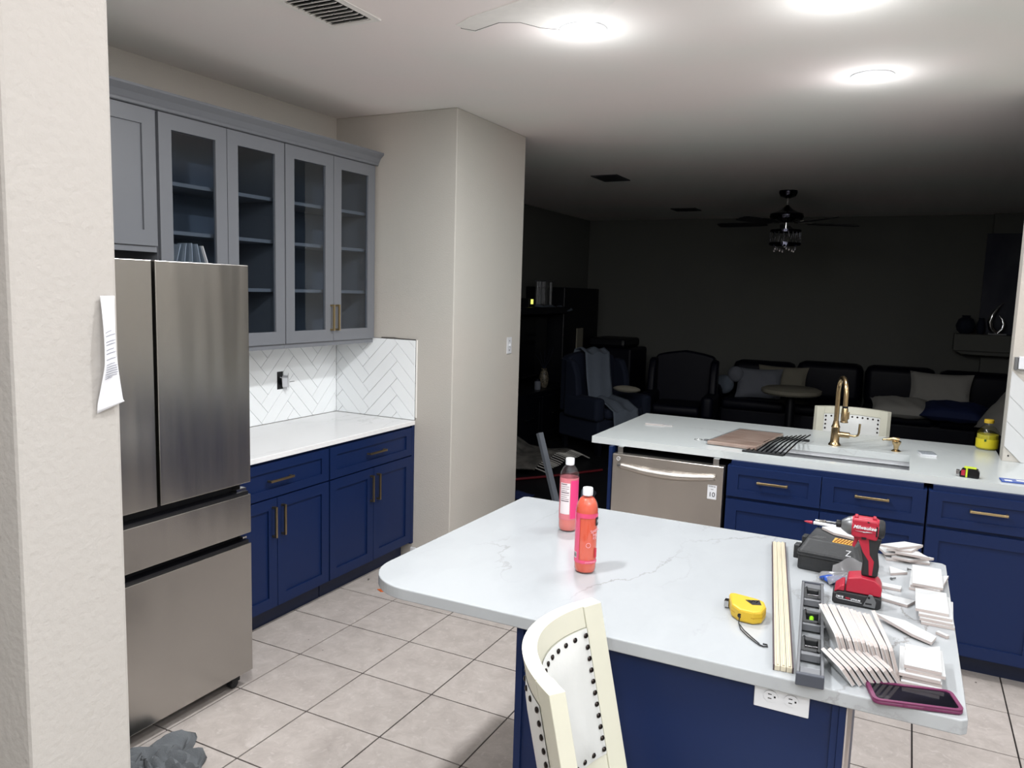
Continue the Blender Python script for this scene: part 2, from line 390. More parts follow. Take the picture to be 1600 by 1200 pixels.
# baseboard scrap beside base cabinets
struct('baseboard_left', MB().box(-2.80, XP+.012, YP-.014, YP, 0, .07), M['white'], bevel=.003)
# ------------------------------------------------------------------ downlights
def downlight(x, y, label, first=None, power=LAMP_W, group=None):
    t = thing('ceiling_light', label, 'light', (x, y, ZC), 0, group)
    MB().lathe([(.075,-.001),(.078,-.006),(.098,-.004),(.1,0)], (0,0,0), 36, cap=False).build('trim_ring', M['white'], t, world=False, smooth=True)
    MB().lathe([(.0,-.004),(.076,-.004),(.076,-.001),(0,-.001)], (0,0,0), 32, cap=False).build('diffuser', M['lamp'], t, world=False)
    ld = bpy.data.lights.new('lamp_light', 'AREA'); ld.shape = 'DISK'; ld.size = .15; ld.energy = power; ld.color = LAMP_RGB; ld.spread = R(180)
    lo = bpy.data.objects.new('lamp_light', ld); C.objects.link(lo); lo.parent = t; lo.location = (0, 0, -.012)
    # unseen point light added below the disc to brighten the ceiling
    pd = bpy.data.lights.new('ceiling_fill', 'POINT'); pd.energy = CEIL_FILL*(2.2 if group else 1); pd.shadow_soft_size = .045; pd.color = LAMP_RGB
    po = bpy.data.objects.new('ceiling_fill', pd); C.objects.link(po); po.parent = t; po.location = (0, 0, -.16)
    return t
downlight(-1.296, 3.105, 'round recessed downlight beside the crack in the ceiling', power=LAMP_W*LEFT_GAIN)
downlight(-.256, 4.24, 'round recessed downlight nearest the dark living room, above the sink counter', power=LAMP_W*RIGHT_GAIN*1.2)
downlight(-.311, 3.126, 'round recessed downlight cut off by the top edge of the picture', power=LAMP_W*RIGHT_GAIN)
for (x, y) in [(-1.3, 1.35), (-.2, 1.2), (1.9, 2.4), (-.2, -.6), (.9, .2), (1.9, 3.6), (2.1, .9), (2.1, -.8), (.9, -1.4)]:  # last three are unseen lamps, added so floor bounce brightens the ceiling
    downlight(x, y, 'unseen round recessed downlight assumed in the kitchen ceiling', power=LAMP_W*(1.25 if y < 1 else LEFT_GAIN if x < -1 else RIGHT_GAIN), group='downlights out of view')
# ------------------------------------------------------------------ ceiling vents
def vent(name, x0, x1, y0, y1, n, label, m=None, rows=1):
    m = m or M['patch']
    cx, cy = (x0+x1)/2, (y0+y1)/2
    t = thing(name, label, 'vent', (cx, cy, ZC))
    fw = .028
    fr = MB()
    for r_ in [(x0,x1,y0,y0+fw),(x0,x1,y1-fw,y1),(x0,x0+fw,y0+fw,y1-fw),(x1-fw,x1,y0+fw,y1-fw)]: fr.box(*r_, ZC-.008, ZC)
    fr.build('frame', m, t, bevel=.002)
    MB().box(x0+fw, x1-fw, y0+fw, y1-fw, ZC-.0015, ZC-.0005).build('duct', M['darkgap'], t)
    for rr in range(rows):
        xa = x0+fw+(x1-x0-2*fw)*rr/rows+.003; xb = x0+fw+(x1-x0-2*fw)*(rr+1)/rows-.003
        for k in range(n):
            yy = y0+fw+(y1-y0-2*fw)*(k+.5)/n
            mt = Matrix.Translation((0, yy, ZC-.008)) @ Matrix.Rotation(R(40), 4, 'X')
            sl = MB(); sl.box(xa, xb, -.0085, .0085, -.0008, .0008, mtx=mt); sl.build('slat', m, t)
vent('ceiling_vent', -2.26, -2.01, 2.34, 2.69, 9, 'ceiling vent nearest the camera with pale slats, above the cabinets', rows=2)
vent('ceiling_vent', -2.74, -2.48, 6.87, 7.25, 8, 'square dark ceiling vent nearest the kitchen, inside the living room', m=M['vent_dark'])
vent('ceiling_vent', -2.78, -2.46, 9.7, 10.0, 6, 'small dark ceiling vent farthest back in the living room', m=M['vent_dark'])
# ------------------------------------------------------------------ herringbone backsplash
def clip(poly, x0, x1, y0, y1):
    def cl(p, f, inter):
        out = []
        for i in range(len(p)):
            a, b = p[i-1], p[i]
            fa, fb = f(a), f(b)
            if fb >= 0:
                if fa < 0: out.append(inter(a, b, fa, fb))
                out.append(b)
            elif fa >= 0: out.append(inter(a, b, fa, fb))
        return out
    def it(a, b, fa, fb):
        t = fa/(fa-fb); return (a[0]+t*(b[0]-a[0]), a[1]+t*(b[1]-a[1]))
    for f in (lambda p: p[0]-x0, lambda p: x1-p[0], lambda p: p[1]-y0, lambda p: y1-p[1]):
        poly = cl(poly, f, it)
        if len(poly) < 3: return []
    return poly
def area(p): return abs(sum(p[i-1][0]*p[i][1]-p[i][0]*p[i-1][1] for i in range(len(p)))/2)
def herringbone(u0, u1, z0, z1, au, az, mirror, w=.0785, n=4, g=.0012, hole=None):
    out = []; s2 = math.sqrt(.5)
    # anchor: lattice point (n+1,1) sits at (au, az)
    sg = -1 if mirror else 1
    def tr(p, q):
        p -= n+1; q -= 1
        return (au+sg*(p-q)*s2*w, az+(p+q)*s2*w)
    e = g/w
    for a in range(-40, 40):
        for b in range(-12, 12):
            for (px, py, sx, sy) in ((0,0,n,1),(n,1-n,1,n)):
                X = px+a+b*n; Y = py+a-b*n
                poly = [tr(X+e,Y+e), tr(X+sx-e,Y+e), tr(X+sx-e,Y+sy-e), tr(X+e,Y+sy-e)]
                if mirror: poly = poly[::-1]
                if max(p[0] for p in poly) < u0 or min(p[0] for p in poly) > u1 or max(p[1] for p in poly) < z0 or min(p[1] for p in poly) > z1: continue
                pieces = [poly]
                if hole:
                    h = hole; pieces = [clip(poly,-9,h[0],-9,9), clip(poly,h[1],9,-9,9), clip(poly,h[0],h[1],-9,h[2]), clip(poly,h[0],h[1],h[3],9)]
                    if sum(area(p) for p in pieces if p) > area(poly)*.999: pieces = [poly]
                for p in pieces:
                    p = clip(p, u0, u1, z0, z1) if p else []
                    if len(p) >= 3 and area(p) > 4e-5: out.append(p)
    return out
wl = bpy.data.objects['wall_left']; wc = bpy.data.objects['wall_corner']
MB().box(XW, XW+.003, 2.48, YP, .914, 1.43).build('tile_bed', M['grout'], wl)
for p in herringbone(2.55, 4.107, .916, 1.415, 3.645, 1.370, True, hole=(3.555, 3.61, 1.115, 1.225)):
    MB().prism(p, XW+.002, XW+.010, 'x').build('tile', M['tile'], wl)
MB().box(XW, -2.782, YP-.003, YP, .914, 1.43).build('tile_bed', M['grout'], wc)
for p in herringbone(XW+.011, -2.785, .916, 1.428, -2.921, 1.400, False):
    MB().prism(p, YP-.010, YP-.002, 'y').build('tile', M['tile'], wc)
MB().tube([(-3.05,YP-.006,1.434),(-2.95,YP-.006,1.437),(-2.9,YP-.006,1.433),(-2.784,YP-.006,1.432)], .003, 5).build('tile_gap', M['crack'], wc)
MB().box(-2.784, -2.772, YP-.002, YP, .93, 1.43).build('mortar_smear', M['patch'], wc)
# open outlet box with loose receptacle
t = thing('electrical_outlet', 'loose white outlet hanging out of its open box in the left backsplash', 'outlet', (XW+.01, 3.583, 1.17))
MB().box(XW+.001, XW+.005, 3.556, 3.609, 1.116, 1.224).build('open_box', M['black'], t)
mm = Matrix.Translation((XW+.035, 3.60, 1.165)) @ Matrix.Rotation(R(35), 4, 'Z') @ Matrix.Rotation(R(20), 4, 'X')
MB().box(-.018, .018, -.017, .017, -.034, .034, mtx=mm).build('receptacle', M['white'], t, bevel=.004)
MB().box(.018, .0195, -.019, .019, -.05, .05, mtx=mm).build('mounting_strap', M['chrome'], t, bevel=.001)
MB().tube([(XW+.01,3.58,1.19),(XW+.02,3.588,1.185),(XW+.03,3.6,1.17)], .003, 6).build('wire', M['white'], t)
MB().tube([(XW+.05,3.62,1.16),(XW+.06,3.65,1.163)], .002, 6).build('screw', M['chrome'], t)
# ------------------------------------------------------------------ cabinets
def shaker_x(name, x, y0, y1, z0, z1, m, parent, fr=.057, th=.019, glass=None, frz=None):
    """door or drawer front in a plane facing +x; x is its front face"""
    frz = frz or fr; b = MB()
    b.box(x-th, x, y0, y0+fr, z0, z1).box(x-th, x, y1-fr, y1, z0, z1)
    b.box(x-th, x, y0+fr, y1-fr, z0, z0+frz).box(x-th, x, y0+fr, y1-fr, z1-frz, z1)
    if glass is None: b.box(x-th, x-.009, y0+fr-.001, y1-fr+.001, z0+frz-.001, z1-frz+.001)
    o = b.build(name, m, parent)
    if glass: MB().box(x-.012, x-.009, y0+fr-.002, y1-fr+.002, z0+frz-.002, z1-frz+.002).build('glass_pane', glass, o)
    return o
def shaker_y(name, y, x0, x1, z0, z1, m, parent, fr=.057, th=.019, frz=None):
    frz = frz or fr; b = MB()
    b.box(x0, x0+fr, y, y+th, z0, z1).box(x1-fr, x1, y, y+th, z0, z1)
    b.box(x0+fr, x1-fr, y, y+th, z0, z0+frz).box(x0+fr, x1-fr, y, y+th, z1-frz, z1)
    b.box(x0+fr-.001, x1-fr+.001, y+.009, y+th, z0+frz-.001, z1-frz+.001)
    return b.build(name, m, parent)
def pull(parent, c, along, L, out, r=.0055, proud=.03, m='gold'):
    """square bar pull: c on the door face, along = unit axis, out = outward normal"""
    c = Vector(c); a = Vector(along); o = Vector(out); n = a.cross(o)
    mt = Matrix((( a.x, o.x, n.x, c.x), (a.y, o.y, n.y, c.y), (a.z, o.z, n.z, c.z), (0,0,0,1)))
    b = MB(); b.box(-L/2, L/2, proud-2*r, proud, -r, r, mtx=mt)
    b.box(-L/2, -L/2+2*r, 0, proud-2*r, -r, r, mtx=mt); b.box(L/2-2*r, L/2, 0, proud-2*r, -r, r, mtx=mt)
    return b.build('handle', M[m], parent, bevel=.0012)
XD = -2.784
def base_left(y0, y1, label):
    t = thing('base_cabinet', label, 'cabinet', (XW+.3, (y0+y1)/2, 0))
    MB().box(XW+.004, XD-.021, y0+.002, y1-.002, .10, .884).build('body', M['navy'], t)
    MB().box(XW+.1, XD-.075, y0+.002, y1-.002, 0, .10).build('toe_kick', M['navy_dark'], t)
    ym = (y0+y1)/2
    d = shaker_x('drawer', XD, y0+.004, y1-.004, .692, .870, M['navy'], t, fr=.057, frz=.045)
    pull(d, (XD, ym+.015, .781), (0,1,0), .165, (1,0,0))
    for k, (a, b_) in enumerate(((y0+.004, ym-.002), (ym+.002, y1-.004))):
        d = shaker_x('door', XD, a, b_, .112, .684, M['navy'], t)
        yy = ym-.032 if k == 0 else ym+.032
        pull(d, (XD, yy, .565), (0,0,1), .16, (1,0,0))
    return t
base_left(2.49, 3.287, 'navy base cabinet beside the fridge with one drawer and two doors')
base_left(3.290, 4.087, 'navy base cabinet against the beige wall with one drawer and two doors')
MB().box(XD-.02, XD-.002, 4.088, YP-.001, .1, .884).build('filler', M['navy'], bpy.data.objects['base_cabinet.001'])
o = MB().box(XW+.012, -2.775, 2.46, YP-.0115, .886, .914).build('countertop', quartz('left_quartz_brightened', base=(255, 255, 255), vein=(204, 204, 204), amount=.5), None, bevel=.003)  # same stone, colour brightened to make up for weak light here
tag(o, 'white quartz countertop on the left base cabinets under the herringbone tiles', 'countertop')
# upper cabinets
XU = -3.096
def upper(y0, y1, z0, label, doors, glass, shelves=(), pulls=False):
    t = thing('wall_cabinet', label, 'cabinet', (XW+.16, (y0+y1)/2, z0))
    b = MB(); xb = XU-.021; th = .016
    b.box(XW+.001, xb, y0, y0+th, z0, 2.53).box(XW+.001, xb, y1-th, y1, z0, 2.53)
    b.box(XW+.001, xb, y0+th, y1-th, z0, z0+th).box(XW+.001, xb, y0+th, y1-th, 2.53-th, 2.53)
    b.build('body', M['upper'], t)
    MB().box(XW+.0015, XW+.006, y0+th, y1-th, z0+th, 2.53-th).build('back_panel', M['upper_in'], t)
    for z in shelves: MB().box(XW+.008, xb-.02, y0+th+.001, y1-th-.001, z-.009, z+.009).build('shelf', M['upper'], t)
    MB().box(XU-.03, XU-.012, y0, y1, z0-.028, z0).build('light_rail', M['upper'], t)
    n = len(doors)
    for k, (a, c) in enumerate(doors):
        d = shaker_x('door', XU, a, c, z0, 2.518, M['upper'], t, fr=.069, glass=M['glass'] if glass else None)
        if pulls: pull(d, (XU, (c-.022 if k == 0 else a+.022), z0+.14), (0,0,1), .155, (1,0,0))
    return t
upper(1.60, 2.474, 1.915, 'grey wall cabinet with solid doors above the fridge', [(1.604,2.03),(2.034,2.470)], False)
upper(2.484, 3.287, 1.428, 'grey wall cabinet with glass doors directly beside and above the fridge, no handles', [(2.487,2.882),(2.886,3.284)], True, (1.723,1.987,2.214))
upper(3.289, 4.095, 1.428, 'grey glass-door wall cabinet in the corner with gold handles', [(3.292,3.690),(3.694,4.092)], True, (1.723,1.987,2.214), True)
# crown moulding along the uppers (profile in x,z extruded along y)
prof = [(XU-.06,2.505),(XU-.0,2.521),(XU+.006,2.524),(XU+.008,2.535),(XU+.014,2.542),(XU+.03,2.566),(XU+.048,2.588),(XU+.050,2.60),(XU-.06,2.60)]
prof = [(XU-.06,2.532),(XU+.001,2.522),(XU+.008,2.526),(XU+.009,2.537),(XU+.014,2.543),(XU+.026,2.566),(XU+.046,2.585),(XU+.050,2.589),(XU+.050,2.600),(XU-.06,2.600)]
n = len(prof); b = MB()
b.prism([(p[0],p[1]) for p in prof], 1.58, YP-.002, 'y')
o = b.build('crown_moulding', M['upper'], None); tag(o, 'grey crown moulding running along the top of the wall cabinets', 'moulding')
# stuff leaning in the glass cabinet
t = thing('plastic_sheets', 'sheaf of clear plastic strips leaning inside the glass cabinet beside the fridge', 'packaging', (-3.25, 2.72, 1.74))
for k in range(9):
    a = R(-16+4.5*k); mt = Matrix.Translation((-3.2+.01*k, 2.60+.024*k, 1.734)) @ Matrix.Rotation(a, 4, 'X')
    MB().box(-.03, .03, -.0015, .0015, .01, .21, mtx=mt).build('strip', M['clear'] if k % 2 else M['white'], t)
# ------------------------------------------------------------------ refrigerator
XF = -2.46; fy0, fym, fy1 = 1.484, 1.940, 2.397
t = thing('refrigerator', 'stainless steel french-door refrigerator with two lower drawers', 'refrigerator', (-2.9, 1.94, 0))
MB().box(XW+.03, XF-.075, fy0+.005, fy1-.005, .035, 1.80).build('body', M['black'], t)
MB().box(XW+.03, XF-.055, fy0+.008, fy1-.008, .05, 1.79).build('gasket', M['darkgap'], t)
for nm, a, c, z0, z1 in (('door', fy0, fym-.007, .914, 1.832), ('door', fym+.007, fy1, .914, 1.832), ('drawer', fy0, fy1, .692, .862), ('drawer', fy0, fy1, .068, .646)):
    d = MB().box(XF-.055, XF, a, c, z0, z1).build(nm, M['steel'], t, bevel=.003)
    MB().box(XF-.053, XF-.012, a+.004, c-.004, z1, z1+.012).build('top_cap', M['darkgap'], d) if nm == 'drawer' else None
MB().box(XF-.052, XF-.02, fy1-.06, fy1-.006, .872, .888).box(XF-.052, XF-.02, fy1-.03, fy1-.006, .664, .674).build('hinge', M['chrome'], t, bevel=.002)
MB().box(XF-.25, XF-.06, fy0+.02, fy1-.02, .03, .066).build('base_grille', M['black'], t)
for yy in (fy1-.07, fy0+.07):
    fb = MB(); fb.lathe([(.004,-.014),(.02,-.014),(.022,-.01),(.022,.01),(.02,.014),(.004,.014)], (0,0,0), 16, mtx=Matrix.Translation((XF-.05, yy, .022)) @ Matrix.Rotation(R(90), 4, 'Y'))
    fb.box(XF-.07, XF-.03, yy-.02, yy+.025, .03, .05)
    fb.build('caster', M['rubber'], t, bevel=.002)
# cloth on floor by the fridge
def crumple(u, v):
    a = u*2*PI; r = v
    R0 = (.15+.035*math.sin(3*a+1)+.02*math.sin(7*a))
    x = -2.27+R0*1.15*r*math.cos(a); y = 1.70+R0*1.7*r*math.sin(a)
    z = .004+(.055*(1-r)**.5+.022*math.sin(7*a+6*r)*(1-r*.5)+.014*math.sin(23*r+4*a))*(1 if r < .97 else .2)
    return (x, y, max(z, .003))
o = MB().grid(crumple, 60, 22).build('floor_cloth', M['cloth'], None, smooth=True, solid=.004); tag(o, 'crumpled grey rag on the floor in front of the refrigerator', 'cloth')
# ------------------------------------------------------------------ island
ZI = .914
poly = []
cx, cy, rr = -1.215, 1.915, .168
for k in range(17):
    a = PI + (PI/2)*k/16; poly.append((cx+rr*math.cos(a), cy+rr*math.sin(a)))
poly += [(-.852,1.752),(.160,1.760),(.172,1.772),(.168,2.825),(.158,2.838),(-1.35,2.838),(-1.366,2.825)]
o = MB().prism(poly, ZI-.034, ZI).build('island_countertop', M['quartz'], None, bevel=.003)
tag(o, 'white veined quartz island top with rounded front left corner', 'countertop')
t = thing('island_cabinet', 'navy island cabinet under the white veined top', 'cabinet', (-.46, 2.3, 0))
zt = ZI-.0345
MB().box(-.868, -.056, 1.786, 2.55, .0, zt).build('body', M['navy'], t)
MB().box(-.868, -.848, 1.779, 1.786, 0, zt).build('corner_trim', M['navy'], t, bevel=.001)
MB().box(-.085, -.070, 1.779, 1.786, 0, zt).build('corner_trim', M['navy'], t, bevel=.001)
MB().box(-.0698, -.056, 1.776, 1.786, 0, zt).build('corner_trim', M['navy'], t)
lab(MB().box(-.0555, -.0525, 1.779, 2.15, 0, zt).build('end_panel_edge', M['tile_edge'], t), 'pale raw edge of the end panel')
# outlet plate under the overhang
t = thing('outlet_plate', 'white double outlet plate on the navy front of the island', 'outlet', (-.192, 1.786, .848))
yo = 1.7855
MB().box(-.252, -.132, yo-.006, yo, .822, .8785).build('plate', M['white'], t, bevel=.002)
for k in range(2):
    x = -.215+.045*k; 
    MB().prism([(x+.0155*math.cos(2*PI*i/20)*1.0, .8545+.0135*math.sin(2*PI*i/20)) for i in range(20)], yo-.0085, yo-.006, 'y').build('receptacle', M['white'], t)
    s = MB(); s.box(x-.006, x+.002, yo-.0092, yo-.0084, .8585, .8603).box(x-.006, x+.002, yo-.0092, yo-.0084, .8487, .8505).box(x+.007, x+.011, yo-.0092, yo-.0084, .8525, .8565)
    s.build('slot', M['black'], t)
# ------------------------------------------------------------------ sink counter (peninsula)
def slab_hole(xo, yo_, xi, yi, z0, z1):
    v = []; 
    for z in (z0, z1):
        for (X, Y) in ((xo, yo_), (xi, yi)):
            v += [(X[0],Y[0],z),(X[1],Y[0],z),(X[1],Y[1],z),(X[0],Y[1],z)]
    f = []
    for k in range(4):
        k2 = (k+1) % 4
        f += [(k,k+4,k2+4,k2), (8+k,8+k2,12+k2,12+k), (k,k2,8+k2,8+k), (4+k,12+k,12+k2,4+k2)]
    return v, f
SX0, SX1, SY0, SY1 = -.68, .056, 4.20, 4.62
v, f = slab_hole((-1.573, .4895), (4.132, 5.17), (SX0, SX1), (SY0, SY1), ZP-.038, ZP)
b = MB(); b.add(v, f); b.box(.4895, 1.75, 4.132, 4.764, ZP-.038, ZP)
o = b.build('sink_countertop', M['quartz_plain'], None); tag(o, 'pale quartz counter with the sink at the edge of the living room', 'countertop')
YD = 4.09
def base_sink(x0, x1, label, split=False):
    t = thing('base_cabinet', label, 'cabinet', ((x0+x1)/2, 4.4, 0))
    b = MB(); b.box(x0+.001, x0+.018, YD+.021, 4.72, .10, .88).box(x1-.018, x1-.001, YD+.021, 4.72, .10, .88)
    b.box(x0+.018, x1-.018, YD+.021, 4.72, .10, .115).box(x0+.018, x1-.018, 4.705, 4.72, .115, .88)
    b.box(x0+.018, x1-.018, YD+.021, YD+.04, .69, .73).box(x0+.018, x1-.018, YD+.021, YD+.04, .865, .9065)
    b.build('body', M['navy'], t)
    MB().box(x0+.001, x1-.001, YD+.11, 4.70, 0, .10).build('toe_kick', M['navy_dark'], t)
    xm = (x0+x1)/2
    dr = [(x0+.004, x1-.004)] if not split else [(x0+.004, xm-.002), (xm+.002, x1-.004)]
    for (a, c) in dr:
        d = shaker_y('drawer', YD, a, c, .720, .880, M['navy'], t, frz=.040)
        pull(d, ((a+c)/2, YD, .812), (1,0,0), .152, (0,-1,0))
    ds = dr if split else [(x0+.004, x1-.004)]
    for (a, c) in ds:
        d = shaker_y('door', YD, a, c, .112, .704, M['navy'], t)
    return t
base_sink(-.795, .139, 'navy sink base cabinet with two drawer fronts over two doors', True)
base_sink(.143, .64, 'navy base cabinet right of the sink with one drawer above a door')
base_sink(.642, 1.2, 'navy base cabinet at the far right of the sink counter, out of frame')
o = MB().box(-1.452, -1.432, YD+.0, 4.75, 0, .9065).build('end_panel', M['navy'], None); tag(o, 'narrow navy end panel left of the dishwasher', 'panel')
o = MB().box(-1.431, .48, 4.7505, 4.77, 0, .9065).build('back_panel', M['navy'], None); tag(o, 'navy back panel under the sink counter facing the living room', 'panel')
# dishwasher
t = thing('dishwasher', 'stainless steel dishwasher under the left end of the sink counter', 'dishwasher', (-1.116, 4.35, 0))
x0, x1 = -1.424, -.808; yd = 4.075
MB().box(x0+.01, x1-.01, yd+.06, 4.68, .09, .865).build('tub', M['black'], t)
MB().box(x0+.01, x1-.01, yd+.09, yd+.2, .0, .09).build('toe_kick', M['black'], t)
MB().box(x0+.02, x0+.05, yd+.03, yd+.06, .872, .9065).box(x1-.06, x1-.03, yd+.015, yd+.05, .872, .9065).build('mounting_bracket', M['chrome'], t)
d = MB().box(x0, x1, yd, yd+.055, .11, .872).build('door', M['steel_dw'], t, bevel=.004)
hp = MB()
def hfn(u, v):
    x = x0+.035+(x1-x0-.075)*u; bow = math.sin(PI*u); z = .826-.014*bow-.046*v*(.6+.4*bow); yb = yd-.006-.020*math.sin(PI*v)*(.55+.45*bow)
    return (x, yb, z)
hp.grid(hfn, 24, 8)
hp.build('handle', M['steel_dw'], d, smooth=True, solid=.004)
tex = MB().box(x1-.078, x1-.03, yd-.0012, yd, .692, .768).build('sticker', M['white'], d)
text('sticker_text', '10', .036, frame_mtx((x1-.054, yd-.0016, .716), (1,0,0), (0,0,1)), M['black'], d)
text('sticker_text', 'INVERTER', .008, frame_mtx((x1-.054, yd-.0016, .760), (1,0,0), (0,0,1)), M['black'], d)
text('sticker_text', 'YEAR', .006, frame_mtx((x1-.054, yd-.0016, .745), (1,0,0), (0,0,1)), M['black'], d)
MB().tube([(x0+.035+.010*math.cos(2*PI*k/16), yd-.001, .846+.010*math.sin(2*PI*k/16)) for k in range(17)], .0013, 5).build('emblem', M['white'], d)
text('emblem_letters', 'LG', .009, frame_mtx((x0+.035, yd-.0014, .846), (1,0,0), (0,0,1)), M['white'], d)
# sink bowl
t = thing('sink', 'undermount stainless steel sink with a ledge in the pale counter', 'sink', ((SX0+SX1)/2, (SY0+SY1)/2, ZP-.25))
zb = ZP-.255; b = MB(); a0, a1, c0, c1 = SX0-.004, SX1+.004, SY0-.004, SY1+.004; zt = ZP-.0385
b.add([(a0,c0,zt),(a1,c0,zt),(a1,c1,zt),(a0,c1,zt),(a0+.02,c0+.02,zb),(a1-.02,c0+.02,zb),(a1-.02,c1-.02,zb),(a0+.02,c1-.02,zb)], [(0,1,5,4),(1,2,6,5),(2,3,7,6),(3,0,4,7),(4,5,6,7)])
b.build('bowl', M['sink'], t, smooth=False)
MB().box(a0, a1, c1-.03, c1, zt-.02, zt-.017).box(a0, a1, c0, c0+.03, zt-.02, zt-.017).build('ledge', M['chrome'], t)
MB().box(SX0+.2, SX1-.1, SY0+.10, SY0+.145, zt-.015, zt-.003).build('rinse_bar', M['chrome'], t, bevel=.004)
MB().lathe([(.0,0),(.045,0),(.045,.003),(.03,.004),(0,.002)], ((SX0+SX1)/2, SY1-.13, zb+.0005), 24, cap=False).build('drain', M['chrome'], t, smooth=True)
# faucet
t = thing('faucet', 'brushed brass gooseneck pull-down faucet behind the sink', 'faucet', (-.325, 4.69, ZP))
F = Vector((-.325, 4.69, ZP)); dv = Vector((.05, -.15, 0))
MB().lathe([(.033,0),(.033,.006),(.027,.014),(.024,.02),(.022,.10),(.024,.105),(.018,.12),(.015,.14)], tuple(F), 24).build('base', M['brass'], t, smooth=True)
pp = [F+Vector((0,0,.12)), F+Vector((0,0,.22)), F+Vector((0,0,.30))]
for k in range(1, 13):
    a = PI*k/12; pp.append(F+dv*.5*(1-math.cos(a))*1.0+Vector((0,0,.30+.09*math.sin(a))))
pp.append(F+dv+Vector((0,0,.245)))
MB().tube(pp, .0135, 14).build('gooseneck', M['brass'], t, smooth=True)
h = F+dv
MB().lathe([(.015,.0),(.0155,.008),(.015,.01)], (h.x,h.y,h.z+.235), 20).build('collar', M['black'], t, smooth=True)
MB().lathe([(.020,0),(.021,.004),(.018,.008),(.019,.03),(.0165,.075),(.014,.08)], (h.x,h.y,h.z+.155), 20).build('spray_head', M['brass'], t, smooth=True)
MB().box(h.x+.012, h.x+.024, h.y-.008, h.y+.008, h.z+.175, h.z+.215).build('spray_button', M['brass'], t, bevel=.003)
MB().tube([F+Vector((.015,0,.065)), F+Vector((.075,-.008,.065))], .016, 14).tube([F+Vector((.07,-.008,.065)),F+Vector((.10,-.01,.063)),F+Vector((.118,-.012,.07)),F+Vector((.122,-.012,.085)),F+Vector((.124,-.012,.135))], .0062, 10).build('handle', M['brass'], t, smooth=True)
# soap dispenser
t = thing('soap_dispenser', 'small brass soap dispenser right of the faucet', 'soap dispenser', (-.012, 4.70, ZP))
MB().lathe([(.024,0),(.024,.004),(.012,.012),(.014,.03),(.022,.045),(.024,.056),(.012,.062)], (-.012,4.70,ZP), 20).build('body', M['brass'], t, smooth=True)
MB().tube([(-.0,4.70,ZP+.064),(-.03,4.697,ZP+.067),(-.075,4.693,ZP+.062),(-.082,4.692,ZP+.056)], [.014,.012,.006,.005], 10).build('nozzle', M['brass'], t, smooth=True)
# cutting board, rack, little things
t = thing('cutting_board', 'brown wooden cutting board in plastic wrap on the sink counter', 'cutting board', (-.78, 4.51, ZP))
q = [(-.947,4.268),(-.680,4.245),(-.612,4.772),(-.868,4.785)]
MB().prism(q, ZP+.003, ZP+.022).build('board', M['wood_board'], t, bevel=.004)
q2 = [(x*1.0+(-.777)*0, y) for x, y in q]
MB().prism([(-.953,4.262),(-.674,4.239),(-.606,4.778),(-.874,4.791)], ZP+.0005, ZP+.026).build('plastic_wrap', M['clear'], t, bevel=.006)
t = thing('dish_rack', 'black metal roll-up drying rack beside the cutting board over the sink', 'dish rack', (-.6, 4.44, ZP))
for k in range(9):
    x = -.72+.024*k
    MB().tube([(x, 4.19, ZP+.006), (x+.03, 4.43, ZP+.018+.002*k), (x+.07, 4.67+.005*k, ZP+.012+.0035*k)], .0042, 8).build('rod', M['black_gloss'], t, smooth=True)
MB().box(-.74, -.53, 4.178, 4.198, ZP+.0005, ZP+.010).build('end_strip', M['black'], t, bevel=.002)
MB().prism([(-.66,4.665),(-.46,4.70),(-.46,4.72),(-.66,4.685)], ZP+.0005, ZP+.012).build('end_strip', M['black'], t, bevel=.002)
t = thing('key_ring', 'small wire ring with a metal tag left of the cutting board', 'key ring', (-1.01, 4.38, ZP))
MB().tube([(-1.02+.022*math.cos(2*PI*k/20), 4.38+.022*math.sin(2*PI*k/20), ZP+.002) for k in range(21)], .0014, 6).build('ring', M['chrome'], t, smooth=True)
MB().box(-.99, -.965, 4.37, 4.395, ZP+.0005, ZP+.008).build('tag', M['tool_grey'], t, bevel=.002)
def white_tile(name, cx, cy, z, L, W, rz, label, group=None, tilt=(0,0), cut=None, th=.008):
    t = thing(name, label, 'tile', (cx, cy, z), rz, group)
    pol = cut or rect(-L/2, L/2, -W/2, W/2)
    mt = Matrix.Rotation(tilt[0], 4, 'X') @ Matrix.Rotation(tilt[1], 4, 'Y')
    b = MB(); b.prism(pol, 0, th-.0012, mtx=mt); b.build('tile_body', M['tile_edge'], t, world=False)
    b = MB(); b.prism(pol, th-.0012, th, mtx=mt); b.build('glaze', M['tile_dim'], t, world=False)
    return t
white_tile('wall_tile', -1.385, 4.735, ZP+.0005, .11, .05, R(5), 'narrow white tile offcut lying near the back left end of the sink counter')
white_tile('wall_tile', -1.31, 4.75, ZP+.0005, .07, .05, R(8), 'thin white tile piece under the offcut on the sink counter', th=.004)
t = thing('square_packet', 'thin glossy silver square packet right of the soap dispenser', 'packet', (.14, 4.70, ZP), R(8))
for k in range(3): MB().box(-.038, .038, -.05, .05, .0006+.004*k, .0042+.004*k, mtx=Matrix.Rotation(R(3*k), 4, 'Z')).build('sheet', M['paper'] if k < 2 else M['clear'], t, world=False, bevel=.001)
t = thing('tape_measure', 'black and lime tape measure on the sink counter at right', 'tape measure', (.305, 4.20, ZP), R(-6))
ov = [(-.035,0),(.04,0),(.045,.004),(.045,.03),(.038,.042),(.0,.046),(-.028,.040),(-.038,.02)]
MB().prism(ov, -.018, .018, 'y').build('body', M['black_gloss'], t, world=False, bevel=.003)
MB().prism([(-.02,.0455),(.03,.0445),(.03,.048),(-.02,.049)], -.0185, .0185, 'y').box(-.012, -.004, -.0188, .0188, .002, .046).build('lime_band', mat('lime_plastic', (206, 226, 60), .4), t, world=False, bevel=.001)
